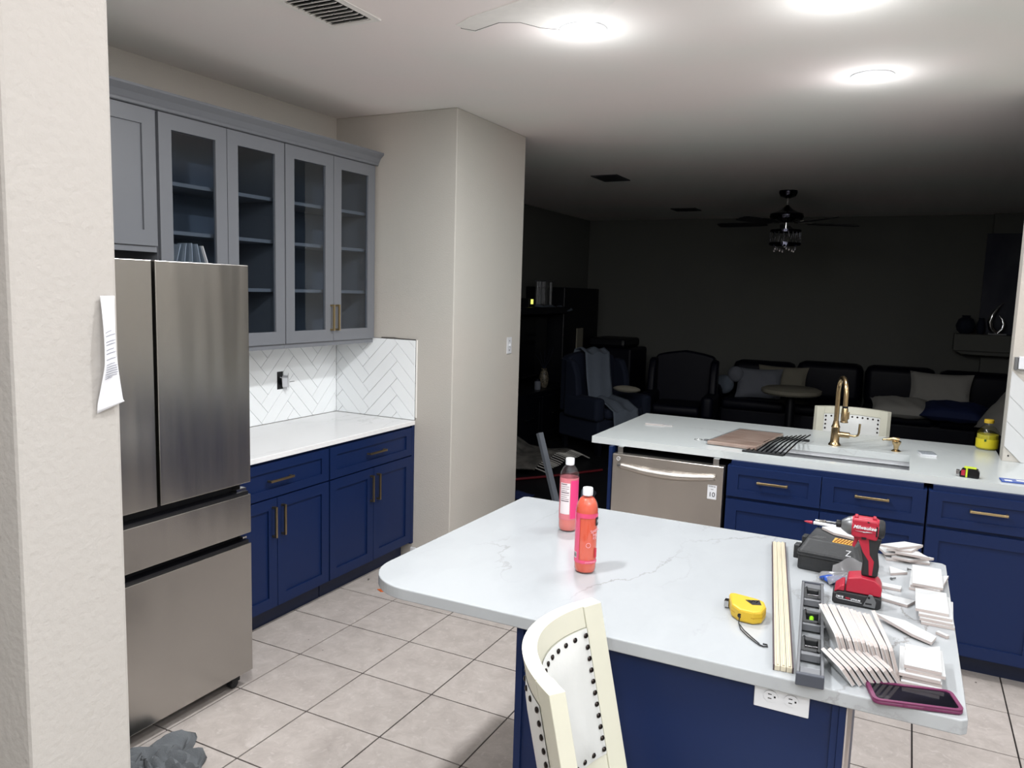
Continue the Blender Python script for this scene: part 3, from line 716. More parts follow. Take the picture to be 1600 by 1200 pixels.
MB().box(-.030, -.014, -.0192, .0192, .01, .036).build('red_insert', M['red_tool'], t, world=False)
MB().box(-.052, -.036, -.012, .012, .002, .03).build('blade_hook', M['chrome'], t, world=False, bevel=.001)
t = thing('sealant_packet', 'blue and white printed plastic packet on the sink counter below the white wall tiles at right', 'packet', (.50, 4.22, ZP), R(3))
MB().box(-.065, .08, -.04, .04, .0005, .006).build('sleeve', M['blue'], t, world=False, bevel=.003)
MB().box(-.05, -.02, -.03, .0, .006, .0066).box(.0, .05, -.01, .02, .006, .0066).build('print', M['white'], t, world=False)
# juice jug on the far side of the counter
t = thing('juice_jug', 'clear jug of yellow juice with yellow cap at the counter back edge', 'jug', (.445, 5.10, ZP))
sq = lambda r: r
pr = [(.050,.001),(.056,.006),(.056,.085),(.054,.10),(.036,.125),(.022,.135),(.021,.150)]
MB().lathe(pr, (.445,5.10,ZP), 28).build('bottle', M['clear'], t, smooth=True)
MB().lathe([(.049,.003),(.0535,.008),(.0535,.086),(.0,.086)], (.445,5.10,ZP), 28).build('juice', liquid_mat('yellow_juice', (232, 218, 60), .25), t, smooth=True)
MB().lathe([(.0565,.012),(.0568,.014),(.0568,.06),(.0565,.062)], (.445,5.10,ZP), 28, cap=False).build('label', mat('yellow_label', (224, 208, 40), .5), t, smooth=True)
lf = MB(); lf.box(.425, .436, 5.10-.0572-.0, 5.10-.055, ZP+.05, ZP+.062); lf.build('printed_leaf', mat('leaf_print', (60, 110, 40), .6), t)
MB().lathe([(.024,0),(.025,.002),(.025,.018),(.023,.020)], (.445,5.10,ZP+.150), 24).build('cap', M['yellow'], t, smooth=True)
# tiles on the right end wall
wp = bpy.data.objects['wall_partition']
def clip_tile_strip(k):
    # 45 degree descending strip, k-th from the top
    wd = .133; zt_ = 1.425-wd*k
    pol = [(.492, zt_-.001), (.492, zt_-wd+.001), (1.9, zt_-wd+.001-1.408), (1.9, zt_-.001-1.408)]
    return clip(pol, .492, 1.75, ZP+.001, 1.5)
for k in range(3):
    MB().prism(clip_tile_strip(k), 4.753, 4.763, 'y').build('tile', M['tile_dim'], wp)
p = clip([(.492,1.425-.133*3-.002),(.492,0),(2,0),(2,1.425-.133*3-.002-1.508)], .492, 1.75, ZP+.001, 1.5)
MB().prism(p, 4.7625, 4.7645, 'y').build('bare_patch', M['wall'], wp)
t = thing('wall_screw', 'dark screw head in the bare wall beside the sink counter', 'screw', (.515, 4.762, .975))
MB().tube([(.515,4.764,.975),(.515,4.758,.975)], .004, 8).build('screw_head', M['black'], t)
MB().tube([(.515,4.758,.975),(.515,4.757,.975)], .0018, 6).build('recess', M['darkgap'], t)
t = thing('electrical_outlet', 'white outlet box with steel strap hanging on the right end wall', 'outlet', (.53, 4.74, 1.44))
MB().box(.515, .56, 4.72, 4.764, 1.435, 1.50).build('receptacle', M['white'], t, bevel=.004)
MB().box(.498, .513, 4.735, 4.764, 1.43, 1.495).build('metal_box', M['tool_grey'], t, bevel=.002)
MB().tube([(.51,4.725,1.43),(.525,4.72,1.425),(.545,4.722,1.425),(.57,4.73,1.435)], .0015, 6).build('wire', M['chrome'], t)
# light switch on the side of the wall block
t = thing('light_switch', 'white toggle light switch plate on the beige wall beside the opening', 'light switch', (XP, 4.872, 1.375))
MB().box(XP+.0005, XP+.006, 4.837, 4.907, 1.317, 1.433).build('plate', M['white'], t, bevel=.002)
MB().box(XP+.006, XP+.018, 4.866, 4.878, 1.37, 1.388).build('toggle', M['white'], t, bevel=.002)
MB().box(XP+.006, XP+.007, 4.868, 4.876, 1.338, 1.346).box(XP+.006, XP+.007, 4.868, 4.876, 1.404, 1.412).build('screw', M['tool_grey'], t)
# paper taped on the near wall end
t = thing('paper_note', 'curled printed sheet of paper taped to the near wall end', 'paper', (-.945, .67, 1.65))
def pf(u, v):
    z = 1.737-.155*v; curl = .003+.011*math.sin(PI*min(v*1.1,1))**1.0
    y0 = .664-.003*math.sin(PI*v)-.010*max(0, (v-.6)/.4); y1 = .685-.002*math.sin(PI*v)+.006*max(0, v-.5)/.5
    y = y0+(y1-y0)*u
    x = -.948+curl*(1-u)*.9+.002*u+.006*v*u
    return (x, y, z-(.022*(u)*(v > .9)*(v-.9)*10)*-.6)
MB().grid(pf, 8, 24).build('sheet', M['paper'], t, smooth=True, solid=.0004)
b = MB()
for k, (vv, l) in enumerate([(.30,.6),(.33,1),(.38,1),(.405,1),(.45,.8),(.48,1),(.53,1),(.575,.8),(.595,1),(.615,1),(.635,1),(.655,1),(.675,.9),(.695,.5)]):
    p0 = Vector(pf(.12, vv)); p1 = Vector(pf(.12+.8*l, vv)); b.tube([p0+Vector((.0012,0,-.002)), (p0+p1)/2+Vector((.0012,0,0)), p1+Vector((.0012,0,.001))], .00035, 4)
b.build('printed_lines', M['ink'], t)
# ------------------------------------------------------------------ dining chairs
def dining_chair(label, loc, rz):
    t = thing('dining_chair', label, 'chair', loc, rz, None)
    hw = .213; bow = .092; th = .030
    def arc(s, off=0, z=0):          # s in -1..1 across the width, local +x is the front
        y = hw*s; x = -bow*(1-s*s); nx, ny = 1, -2*bow*s/hw
        l = math.hypot(nx, ny); rec = -.20*(z-.50)
        return Vector((x+off*nx/l+rec-.20, y+off*ny/l, z))
    def shell(s0, s1, z0, z1, o0, o1, n=20):
        b = MB(); v = []; fs = []
        for i in range(n+1):
            s = s0+(s1-s0)*i/n
            for (o, z) in ((o0, z0), (o1, z0), (o1, z1), (o0, z1)): v.append(arc(s, o, z))
        for i in range(n):
            for k in range(4): fs.append((i*4+k, i*4+(k+1) % 4, (i+1)*4+(k+1) % 4, (i+1)*4+k))
        fs.append((0,1,2,3)); fs.append((n*4+3,n*4+2,n*4+1,n*4)); b.add(v, fs); return b
    kw = dict(world=False)
    shell(-.80, .80, 1.008, 1.055, -th, 0).build('top_rail', M['cream'], t, smooth=True, **kw)
    shell(-.80, .80, .665, .712, -th, 0).build('lower_rail', M['cream'], t, smooth=True, **kw)
    for s in (-1, 1):
        a, c = (.803*s, 1.0*s) if s > 0 else (-1.0, -.803)
        shell(a, c, .42, 1.055, -th, .004, 4).build('post', M['cream'], t, smooth=True, bevel=.002, **kw)
    # padded panels
    pad = MB(); pad.grid(lambda u, v: arc(-.80+1.6*u, .002+.012*min(1, 6*min(u,1-u), 6*min(v,1-v)), .714+.292*v), 24, 14)
    pad.build('backrest_pad', M['leather'], t, smooth=True, **kw)
    pad = MB(); pad.grid(lambda u, v: arc(-.80+1.6*u, -th-.001-.008*min(1, 6*min(u,1-u), 6*min(v,1-v)), .714+.292*v), 24, 14)
    pad.build('backrest_pad', M['leather'], t, smooth=True, **kw)
    shell(-.80, .80, .714, 1.006, -th+.002, -.001).build('backrest_core', M['cream'], t, smooth=True, **kw)
    base = MB(); base.ball((0,0,0), (.0066,.0066,.0036), 8, 4)
    nm = None
    def nail(s, z, off, sgn):
        nonlocal nm
        if nm is None:
            o = base.build('nail_head', M['nail'], t, smooth=True, world=False); nm = o.data
        else:
            o = bpy.data.objects.new('nail_head', nm); C.objects.link(o); o.parent = t
        p = arc(s, off, z); q = arc(s, off+sgn*.01, z); o.location = p
        o.rotation_euler = (q-p).to_track_quat('Z', 'Y').to_euler()
    for sgn, off in ((1, .007), (-1, -th-.004)):
        for k in range(11):
            s = -.76+1.52*k/10
            nail(s, .993, off, sgn); nail(s, .730, off, sgn)
        for k in range(1, 10):
            z = .730+.263*k/10
            nail(-.76, z, off, sgn); nail(.76, z, off, sgn)
    # seat and legs
    st = MB(); st.prism([(-.215,-.20),(.19,-.235),(.215,-.22),(.215,.22),(.19,.235),(-.215,.20)], .40, .455); st.build('seat_frame', M['cream'], t, bevel=.006, **kw)
    st = MB(); st.grid(lambda u, v: (-.20+.41*u, (-.20+.40*v)*(1+.08*u), .456+.028*min(1, 5*min(u,1-u))*min(1, 5*min(v,1-v))), 14, 14); st.build('seat_cushion', M['leather'], t, smooth=True, **kw)
    for (x, y, dx) in ((.185,-.20,.01),(.185,.20,.01),(-.185,-.19,-.06),(-.185,.19,-.06)):
        b = MB(); v = []
        for z, h, ex in ((0, .014, dx), (.4, .021, 0)):
            for (sx, sy) in ((-1,-1),(1,-1),(1,1),(-1,1)): v.append((x+ex+sx*h, y+sy*h, z))
        b.add(v, [(0,3,2,1),(4,5,6,7),(0,1,5,4),(1,2,6,5),(2,3,7,6),(3,0,4,7)]); b.build('leg', M['cream'], t, **kw)
    return t
ch = dining_chair('cream dining chair with dark nailhead trim in front of the island', (-.235, 1.485, 0), R(12))
dup(ch, (-.29, 5.19, 0), R(-90), 'cream dining chair tucked behind the sink counter, only its top rail showing')
# ------------------------------------------------------------------ bottles on the island
def bottle(x, y, label, liquid_rgb, fill, rot, white_panel, body_label):
    t = thing('drink_bottle', label, 'bottle', (x, y, ZI), rot)
    kw = dict(world=False, smooth=True)
    prof = [(.022,.001),(.030,.004),(.033,.012),(.0335,.03),(.0335,.195),(.031,.212),(.024,.227),(.0135,.238),(.0125,.246)]
    MB().lathe(prof, seg=32).build('bottle', M['clear'], t, **kw)
    lp = [(r-.0012, z+.001) for r, z in prof if z < fill-.002]
    lo_ = [p for p in prof if p[1] < fill][-1]; hi_ = [p for p in prof if p[1] >= fill][0]
    rf_ = lo_[0]+(hi_[0]-lo_[0])*(fill-lo_[1])/(hi_[1]-lo_[1])-.0012
    lp += [(rf_, fill), (0, fill)]
    MB().lathe(lp, seg=32).build('drink', liquid_mat('drink_liquid', liquid_rgb, .12), t, **kw)
    MB().lathe([(.0132,.238),(.0155,.240),(.0158,.258),(.0145,.262)], seg=24).build('cap', M['white'], t, **kw)
    # label sleeve as arcs of a thin shell: local -y faces the camera
    def arcshell(a0, a1, z0, z1, r, m, name, parent):
        b = MB(); n = max(2, int((a1-a0)/8))
        b.grid(lambda u, v: (r*math.sin(R(a0+(a1-a0)*u)), -r*math.cos(R(a0+(a1-a0)*u)), z0+(z1-z0)*v), n, 1)
        return b.build(name, m, parent, **kw)
    for (a0, a1, z0, z1, r, m, nm) in body_label: arcshell(a0, a1, z0, z1, r, m, nm, t)
    return t
pink = mat('pink_label', (238, 62, 130), .4); pinkt = liquid_mat('pink_film', (250, 150, 160), .3); pinkt2 = liquid_mat('hot_pink_film', (244, 92, 134), .15)
ptext = mat('pale_print', (252, 190, 200), .5); panel = mat('label_white', (238, 228, 230), .5)
b1 = bottle(-1.033, 2.507, 'rear pink drink bottle with a white nutrition panel on its label', (255, 140, 128), .050, R(25), True,
  [(-180,180,.045,.195,.0338,pinkt,'film'), (8,75,.05,.188,.0342,pink,'label_band'), (-60,4,.066,.178,.0343,panel,'white_panel')])
for k in range(9):
    z = .172-.0075*k; mm = frame_mtx((0,0,0),(1,0,0),(0,1,0))
    b = MB(); a0, a1 = -54, (-2 if k % 3 else -14)
    b.grid(lambda u, v: (.0346*math.sin(R(a0+(a1-a0)*u)), -.0346*math.cos(R(a0+(a1-a0)*u)), z+(.0016 if k % 4 else .003)*v), 6, 1)
    b.build('printed_line', mat('print_grey', (90, 70, 80), .6) if k == 0 else bpy.data.materials['print_grey'], b1, world=False)
b2 = bottle(-.825, 2.152, 'front orange-pink drink bottle nearest the chair', (255, 112, 84), .232, R(28), False,
  [(-95,-42,.036,.176,.0342,pinkt2,'label_band'), (-95,75,.174,.188,.0343,pinkt2,'label_band'), (-95,75,.034,.044,.0343,pinkt2,'label_band'), (46,86,.150,.176,.0345,M['black'],'logo_block'), (-82,-58,.048,.066,.0345,panel,'barcode')])
def on_bottle(body, size, ang, z, m, parent, name='lettering', rot=0, r=.0350):
    a = R(ang); p = (r*math.sin(a), -r*math.cos(a), z)
    mt = frame_mtx(p, (math.cos(a), math.sin(a), 0), (0,0,1)) @ Matrix.Rotation(rot, 4, 'Z')
    return text(name, body, size, ROOT_MTX(parent) @ mt, m, parent, depth=.0002)
on_bottle('H', .016, 62, .163, M['white'], b2)
on_bottle('Spark', .015, 38, .137, ptext, b2, rot=R(12))
on_bottle('ling', .012, 40, .124, ptext, b2, rot=R(6))
on_bottle('ICE', .010, 40, .113, ptext, b2)
on_bottle('STRAWBERRY', .0055, 18, .039, ptext, b2)
rb = MB(); rb.tube([(.0349*math.sin(R(6)+.2*math.cos(2*PI*k/14)), -.0349*math.cos(R(6)+.2*math.cos(2*PI*k/14)), .092+.007*math.sin(2*PI*k/14)) for k in range(15)], .0006, 4); rb.build('printed_badge', ptext, b2, world=False)
bb = MB()
for k in range(7): bb.grid(lambda u, v, k=k: (.0347*math.sin(R(-80+3*k+1.5*u)), -.0347*math.cos(R(-80+3*k+1.5*u)), .050+.014*v), 1, 1)
bb.build('barcode_lines', M['black'], b2, world=False)
sb = MB(); sb.grid(lambda u, v: (.0348*math.sin(R(44+22*u)), -.0348*math.cos(R(44+22*u)), .05+.03*v), 3, 1); sb.build('printed_fruit', mat('berry_print', (214, 40, 66), .5), b2, world=False)
# ------------------------------------------------------------------ yellow tape measure
t = thing('tape_measure', 'yellow tape measure with a looped wrist cord on the island', 'tape measure', (-.335, 2.075, ZI), R(0))
tp = [(-.402,2.145),(-.395,2.115),(-.375,2.050),(-.345,2.018),(-.300,2.015),(-.276,2.035),(-.272,2.085),(-.285,2.128),(-.315,2.142),(-.385,2.155)]
tp = [(x*.82-.335*.18+.006, y*.82+2.075*.18-.014) for x, y in tp]
MB().prism(tp, ZI+.001, ZI+.036).build('body', M['yellow'], t, bevel=.006)
MB().prism([(x*1.002+.0007, y) for x, y in tp], ZI+.017, ZI+.0195).build('seam', mat('yellow_dark', (190, 150, 20), .5), t)
MB().prism([(-.335,2.085),(-.300,2.100),(-.290,2.070),(-.312,2.060)], ZI+.036, ZI+.0372).build('badge', M['black'], t, bevel=.001)
text('lettering', 'W', .026, frame_mtx((-.312, 2.079, ZI+.0374), (1,.25,0), (-.25,1,0)), M['chrome'], t)
MB().box(-.391, -.378, 2.088, 2.108, ZI+.004, ZI+.022).build('tape_hook', M['chrome'], t, bevel=.001)
MB().tube([(-.335,2.022,ZI+.018),(-.335,2.014,ZI+.018)], .006, 10).build('lanyard_hole', M['black'], t)
for s in (-1, 1):
    MB().tube([(-.335,2.016,ZI+.016),(-.334,2.00,ZI+.004),(-.318+.004*s,1.965,ZI+.003),(-.292+.005*s,1.930,ZI+.003),(-.270+.004*s,1.905,ZI+.003),(-.262,1.895,ZI+.003)], .0014, 6).build('cord', M['rubber'], t, smooth=True)
MB().tube([(-.268,1.900,ZI+.003),(-.254,1.893,ZI+.003),(-.246,1.898,ZI+.003),(-.248,1.908,ZI+.003),(-.258,1.908,ZI+.003)], .0018, 6).build('cord_stop', M['rubber'], t, smooth=True)
# ------------------------------------------------------------------ cream trim strips
TL, TR, BL, BR = Vector((-.360,2.727,0)), Vector((-.322,2.740,0)), Vector((-.213,1.786,0)), Vector((-.174,1.790,0))
for k in range(3):
    a, c = k/3+.012, (k+1)/3-.012
    p = [BL.lerp(BR, a), BL.lerp(BR, c), TL.lerp(TR, c), TL.lerp(TR, a)]
    t = thing('trim_strip', ['long cream trim strip, left of three lying side by side on the island', 'long cream trim strip, middle of three lying side by side', 'long cream trim strip next to the spirit level'][k], 'trim strip', (p[0].x, p[0].y, ZI), 0, 'cream trim strips on the island')
    MB().prism([(q.x, q.y) for q in p], ZI+.0006, ZI+.013).build('strip', M['trim_cream'], t, bevel=.001)
    m0, m1 = BL.lerp(BR, (a+c)/2), TL.lerp(TR, (a+c)/2)
    MB().tube([(m0.x, m0.y+.002, ZI+.0135), (m1.x, m1.y-.002, ZI+.0135)], .003, 6).build('ridge', M['trim_cream'], t, smooth=True)
    if k != 1:
        A, B = (BL, TL) if k == 0 else (BR, TR); dd = Vector((-.0026 if k == 0 else .0026, 0, 0))
        b = MB(); b.prism([(A.x, A.y), (A.x+dd.x, A.y), (B.x+dd.x, B.y), (B.x, B.y)], ZI+.0006, ZI+.0145); b.build('edge', M['trim_edge'], t)
# ------------------------------------------------------------------ spirit level (lies flat on the island)
P0 = Vector((-.1335, 1.754, 0)); P1 = Vector((-.1905, 2.343, 0)); dL = (P1-P0); LL = dL.length; ang = math.atan2(dL.y, dL.x)
t = thing('spirit_level', 'grey box spirit level with a green vial lying beside the leaning tiles', 'level', (P0.x, P0.y, ZI), ang)
hw = .029; hh = .028
def slots_frame():
    b = MB()
    b.box(0, LL, hw-.007, hw, .0005, hh).box(0, LL, -hw, -hw+.007, .0005, hh)   # two rails
    wins = [(.035,.105),(.125,.195),(.215,.285),(.30,.37),(.39,.46),(.475,.545)]
    pv = 0.0
    for a, c in wins:
        b.box(pv, a, -hw+.007, hw-.007, .006, hh-.004); pv = c
    b.box(pv, LL, -hw+.007, hw-.007, .006, hh-.004)
    return b, wins
b, wins = slots_frame(); b.build('beam', M['level'], t, world=False, bevel=.0015)
for k, (a, c) in enumerate(wins):
    if k in (1, 3, 5):
        v_ = MB(); n = 20; x_ = (a+c)/2
        outer = [(a-.001,-hw+.0065),(c+.001,-hw+.0065),(c+.001,hw-.0065),(a-.001,hw-.0065)]
        v_.box(a-.004, c+.004, -hw+.006, -.016, .004, hh-.001).box(a-.004, c+.004, .016, hw-.006, .004, hh-.001).box(a-.004, a+.012, -.016, .016, .004, hh-.001).box(c-.012, c+.004, -.016, .016, .004, hh-.001)
        v_.build('vial_block', M['level_dark'], t, world=False, bevel=.003)
        vt = MB(); vt.tube([((x_), -.018, hh-.012), (x_, .018, hh-.012)], .006, 12) if k != 3 else vt.tube([(x_-.016, 0, hh-.012), (x_+.016, 0, hh-.012)], .006, 12)
        vt.build('vial', M['vial'] if k == 3 else M['black_gloss'], t, world=False, smooth=True)
MB().box(-.012, 0, -hw-.0005, hw+.0005, .0005, hh+.0005).build('end_cap', M['level_cap'], t, world=False, bevel=.002)
MB().box(LL, LL+.008, -hw-.0005, hw+.0005, .0005, hh+.0005).build('end_cap', M['level_cap'], t, world=False, bevel=.002)
# ------------------------------------------------------------------ cut tiles
# row A (far) and row B (near), standing on long edges and leaning on one another
def standing_tile(far, near, htop, lean, label, group, cutc=.02):
    """far/near: xy of the bottom edge; lean: how far the top moves to -x"""
    f_ = Vector((*far, 0)); n_ = Vector((*near, 0)); L = (f_-n_).length
    t = thing('wall_tile', label, 'tile', (n_.x, n_.y, ZI), math.atan2((f_-n_).y, (f_-n_).x), group)
    # local x runs towards the far end, local y to the left (-x world), z up
    pol = [(0, 0), (L, 0), (L, htop-cutc), (L-cutc, htop), (cutc*.3, htop), (0, htop-cutc*.3)]
    th = .0085; mt = Matrix.Translation((0, 0, .001)) @ Matrix.Rotation(-lean, 4, 'X')
    b = MB(); b.prism(pol, -th+.0013, 0, 'y', mtx=mt @ Matrix.Identity(4)); b.build('tile_body', M['tile_edge'], t, world=False, bevel=.0008)
    b = MB(); b.prism(pol, 0, .0013, 'y', mtx=mt); b.build('glaze', M['tile_dim'], t, world=False)
    return t
rnd = random.Random(3)
nA = 13
words_ = ['first', 'second', 'third', 'fourth', 'fifth', 'sixth', 'seventh', 'eighth', 'ninth', 'tenth', 'eleventh', 'twelfth', 'last']
for k in range(nA):
    u = k/(nA-1); x_n = -.070+.113*u; y_n = 1.900-.020*u+rnd.uniform(-.004,.004); x_f = -.128+.122*u; y_f = 2.095+.010*math.sin(5*u)+(.03 if k == nA-1 else 0)
    standing_tile((x_f-.004, y_f), (x_n-.004, y_n), .074, R(rnd.uniform(17,20)), 'cut white tile on edge in the longer far row, %s from the spirit level' % words_[k], 'row of long tiles leaning beside the spirit level')
nB = 8
for k in range(nB):
    u = k/(nB-1); x_n = -.060+.095*u; y_n = 1.795+.048*u; x_f = x_n-.058; y_f = y_n+.098
    standing_tile((x_f+.012, y_f), (x_n+.012, y_n), .052, R(36), 'short cut white tile in the near row, %s from the spirit level' % (words_[k] if k < nB-1 else 'last'), 'row of short tiles at the island edge')
HEXR = lambda L, W, c: [(-L/2, -W/2), (L/2-c, -W/2), (L/2, -W/2+c), (L/2, W/2), (-L/2+c*.0, W/2)]
def stack(cx, cy, sizes, label, group, rz0=0, z0=ZI):
    z = z0+.0006
    for k, (L, W, dx, dy, da, cut) in enumerate(sizes):
        pol = None
        if cut == 'tri': pol = [(-L/2,-W/2),(L/2,-W/2),(L/2,W/2)]
        elif cut == 'trap': pol = [(-L/2,-W/2),(L/2,-W/2),(L/2-W*.9,W/2),(-L/2,W/2)]
        elif cut == 'par': pol = [(-L/2,-W/2),(L/2-W*.7,-W/2),(L/2,W/2),(-L/2+W*.7,W/2)]
        n_ = len(sizes); pos = 'topmost' if k == n_-1 else ('bottom' if k == 0 else ['', 'second', 'third', 'fourth', 'fifth', 'sixth'][k]+' from the bottom')
        white_tile('wall_tile', cx+dx, cy+dy, z, L, W, rz0+da, 'cut white tile, %s in %s' % (pos, label), group, cut=pol)
        z += .0083
    return z
stack(.050, 2.82, [(.13,.078,.0,.0,R(10),None),(.11,.078,.02,-.02,R(-12),'par'),(.12,.078,-.02,.01,R(22),None),(.10,.078,.02,-.01,R(-4),'trap'),(.13,.078,-.005,.0,R(14),'par'),(.115,.085,-.015,-.01,R(-8),'par')], 'the loose pile at the back corner of the island', 'tile pile at the back of the island')
stack(.108, 2.60, [(.19,.078,-.005,.01,R(88),None),(.16,.078,.008,-.01,R(80),'trap'),(.18,.080,0,0,R(90),None)], 'the stack behind the cracked tile stack', 'tile stack at the right edge of the island')
stack(.120, 2.355, [(.17,.078,.006,-.015,R(92),None),(.17,.078,.008,-.012,R(88),None),(.17,.078,.002,-.004,R(90),None),(.165,.078,-.006,.006,R(90),None)], 'the stack in the middle of the right island edge', 'second tile stack at the right edge')
z = stack(.088, 1.945, [(.15,.080,-.004,-.005,R(92),None),(.15,.078,.002,.004,R(88),None),(.15,.082,-.006,.0,R(90),None),(.14,.078,.004,.004,R(91),None),(.145,.074,-.001,.006,R(90),'trap')], 'the stack just behind the phone', 'tile stack behind the phone')
white_tile('wall_tile', .055, 2.180, ZI+.008, .155, .060, R(-28), 'pointed white tile propped up between the leaning rows and the right stacks', None, tilt=(0, R(3)), cut=[(-.085,.0),(.03,-.03),(.08,-.03),(.07,.012),(-.02,.03)])
white_tile('wall_tile', .030, 2.390, ZI+.0006, .12, .05, R(-6), 'flat white tile sliver behind the red driver battery', None, cut=[(-.06,-.01),(.03,-.028),(.045,.02),(-.06,.028)])
white_tile('wall_tile', -.005, 2.50, ZI+.0006, .09, .03, R(-4), 'thin white tile sliver with its end poking out beside the driver handle')
white_tile('wall_tile', .138, 2.198, ZI+.0006, .030, .010, R(-38), 'tiny tile chip near the right island edge')
white_tile('wall_tile', .020, 2.66, ZI+.0006, .06, .06, R(30), 'small flat tile offcut beside the driver handle', None, cut=[(-.03,-.03),(.03,-.02),(.0,.03)])
def screwthing(x, y, rz, label):
    t = thing('screw', label, 'screw', (x, y, ZI), rz)
    MB().lathe([(.0045,0),(.0045,.001),(.002,.004)], mtx=Matrix.Translation((0,0,.0046)) @ Matrix.Rotation(R(90),4,'Y'), seg=12).build('head', M['tool_grey'], t, world=False, smooth=True)
    MB().tube([(.003,0,.0046),(.024,0,.003),(.028,0,.002)], [.0019,.0019,.0004], 8).build('shank', M['tool_grey'], t, world=False, smooth=True)
screwthing(.012, 2.575, R(62), 'grey screw lying between the driver and the tile stacks')
screwthing(.055, 2.70, R(10), 'dark screw lying in front of the loose tile pile')
# ------------------------------------------------------------------ phone
t = thing('phone', 'smartphone in a purple case at the front right corner of the island', 'phone', (.070, 1.800, ZI), R(14.5))
def rrect(L, W, r, n=5):
    out = []
    for (cx, cy, a0) in ((L/2-r, -W/2+r, -90), (L/2-r, W/2-r, 0), (-L/2+r, W/2-r, 90), (-L/2+r, -W/2+r, 180)):
        for k in range(n+1):
            a = R(a0+90*k/n); out.append((cx+r*math.cos(a), cy+r*math.sin(a)))
    return out
MB().prism(rrect(.176,.088,.015), .0008, .0095).build('case', M['purple'], t, world=False, bevel=.003, smooth=True)
def ringmesh(o, i, z0, z1):
    n = len(o); v = [(x,y,z0) for x,y in o]+[(x,y,z0) for x,y in i]+[(x,y,z1) for x,y in o]+[(x,y,z1) for x,y in i]; f = []
    for k in range(n):
        k2 = (k+1) % n; f += [(k,n+k,n+k2,k2),(2*n+k,2*n+k2,3*n+k2,3*n+k),(k,k2,2*n+k2,2*n+k),(n+k,3*n+k,3*n+k2,n+k2)]
    return v, f
v, f = ringmesh(rrect(.176,.088,.015), rrect(.160,.074,.010), .0095, .0125)
b = MB(); b.add(v, f); b.build('case_rim', M['purple'], t, world=False)
MB().prism(rrect(.160,.074,.010), .0095, .0106).build('screen', M['screen'], t, world=False)
MB().box(.01, .035, -.0455, -.0435, .004, .008).box(-.03, -.022, -.0455, -.0435, .004, .008).build('button', M['purple'], t, world=False)
# ------------------------------------------------------------------ tool case with tile and label
t = thing('tool_case', 'black plastic tool case with latches and a yellow bit label on the island', 'tool case', (-.155, 2.62, ZI), R(-6))
kw = dict(world=False)
MB().prism(rrect(.185,.20,.012,3), .001, .045).build('base_shell', M['case'], t, bevel=.004, **kw)
MB().prism(rrect(.192,.207,.012,3), .045, .052).build('rim', M['case'], t, bevel=.002, **kw)
MB().prism(rrect(.192,.207,.012,3), .0522, .060).build('rim', M['case'], t, bevel=.002, **kw)
lidv = []
lo, hi = rrect(.186,.20,.012,3), rrect(.150,.150,.012,3)
b = MB(); n = len(lo); b.add([(x,y,.060) for x,y in lo]+[(x,y+.008,.094) for x,y in hi], [tuple(range(n))[::-1], tuple(range(n,2*n))]+[(i,(i+1)%n,n+(i+1)%n,n+i) for i in range(n)])
b.build('lid', M['case'], t, bevel=.002, **kw)
for y in (-.05, .06): MB().box(-.112, -.094, y-.018, y+.018, .022, .066).build('latch', M['case'], t, bevel=.003, **kw)
lb_ = MB().box(.0, .062, -.062, -.010, .0945, .0953).build('sticker', mat('yellow_label_print', (214, 164, 70), .5), t, **kw)
for k in range(6): MB().tube([(.006+.009*k, -.058, .0958), (.012+.009*k, -.016, .0958)], .0022, 6).build('printed_bit', mat('gold_print', (150, 96, 30), .5) if k == 0 else bpy.data.materials['gold_print'], lb_, **kw)
sc = MB()
for k in range(5): sc.tube([(-.062+.006*k, -.050, .0945), (-.050+.006*k, -.022, .0945)], .0012, 5)
sc.build('scuff_marks', M['tool_grey'], t, **kw)
text('lettering', 'Z', .026, ROOT_MTX(t) @ frame_mtx((.055, -.0995, .078), (1,0,0), (0,.35,1)), M['white'], t)
white_tile('wall_tile', -.130, 2.665, ZI+.0958, .13, .078, R(-22), 'cut white tile resting on the lid of the black tool case', None, cut=[(-.075,-.01),(-.02,-.04),(.06,-.035),(.075,.03),(-.05,.036)])
t = thing('marker_pen', 'white and red marker lying on the tool case by the driver tip', 'marker', (-.215, 2.60, ZI+.1))
MB().tube([(-.232,2.71,ZI+.106),(-.150,2.70,ZI+.106)], .0055, 10).build('barrel', M['white'], t, smooth=True)
MB().tube([(-.236,2.7105,ZI+.106),(-.252,2.712,ZI+.106),(-.262,2.713,ZI+.106)], [.0055,.004,.0008], 10).build('tip', M['red_tool'], t, smooth=True)
# ------------------------------------------------------------------ bag of blue parts
t = thing('plastic_bag', 'clear plastic bag holding blue parts between tool case and driver', 'bag', (-.11, 2.46, ZI))
def bagf(u, v):
    a = 2*PI*u; r = 1-(1-v)**2
    x = -.105+(.075+.012*math.sin(3*a))*math.sin(PI*v)*math.cos(a); y = 2.455+(.05+.010*math.sin(5*a))*math.sin(PI*v)*math.sin(a)
    z = ZI+.002+.038*(1-v)+.006*math.sin(7*a+4*v)*math.sin(PI*v)
    return (x, y, max(ZI+.0015, z+(.010*math.cos(a) if v < .6 else 0)*math.sin(PI*v)))
MB().grid(bagf, 40, 14).build('bag_film', M['bag'], t, smooth=True)
def bluef(u, v):
    a = 2*PI*u
    return (-.118+.060*math.sin(PI*v)*math.cos(a)*(1+.12*math.sin(5*a)), 2.447+.024*math.sin(PI*v)*math.sin(a), ZI+.014+.012*math.cos(PI*v)+.003*math.sin(6*a)*math.sin(PI*v))
MB().grid(bluef, 30, 10).build('blue_parts', M['blue'], t, smooth=True)
def flapf(u, v):
    return (-.15+.13*u, 2.47+.03*v+.01*math.sin(6*u), ZI+.015+.055*v*math.sin(PI*(.15+.7*u))+.004*math.sin(14*u+3*v))
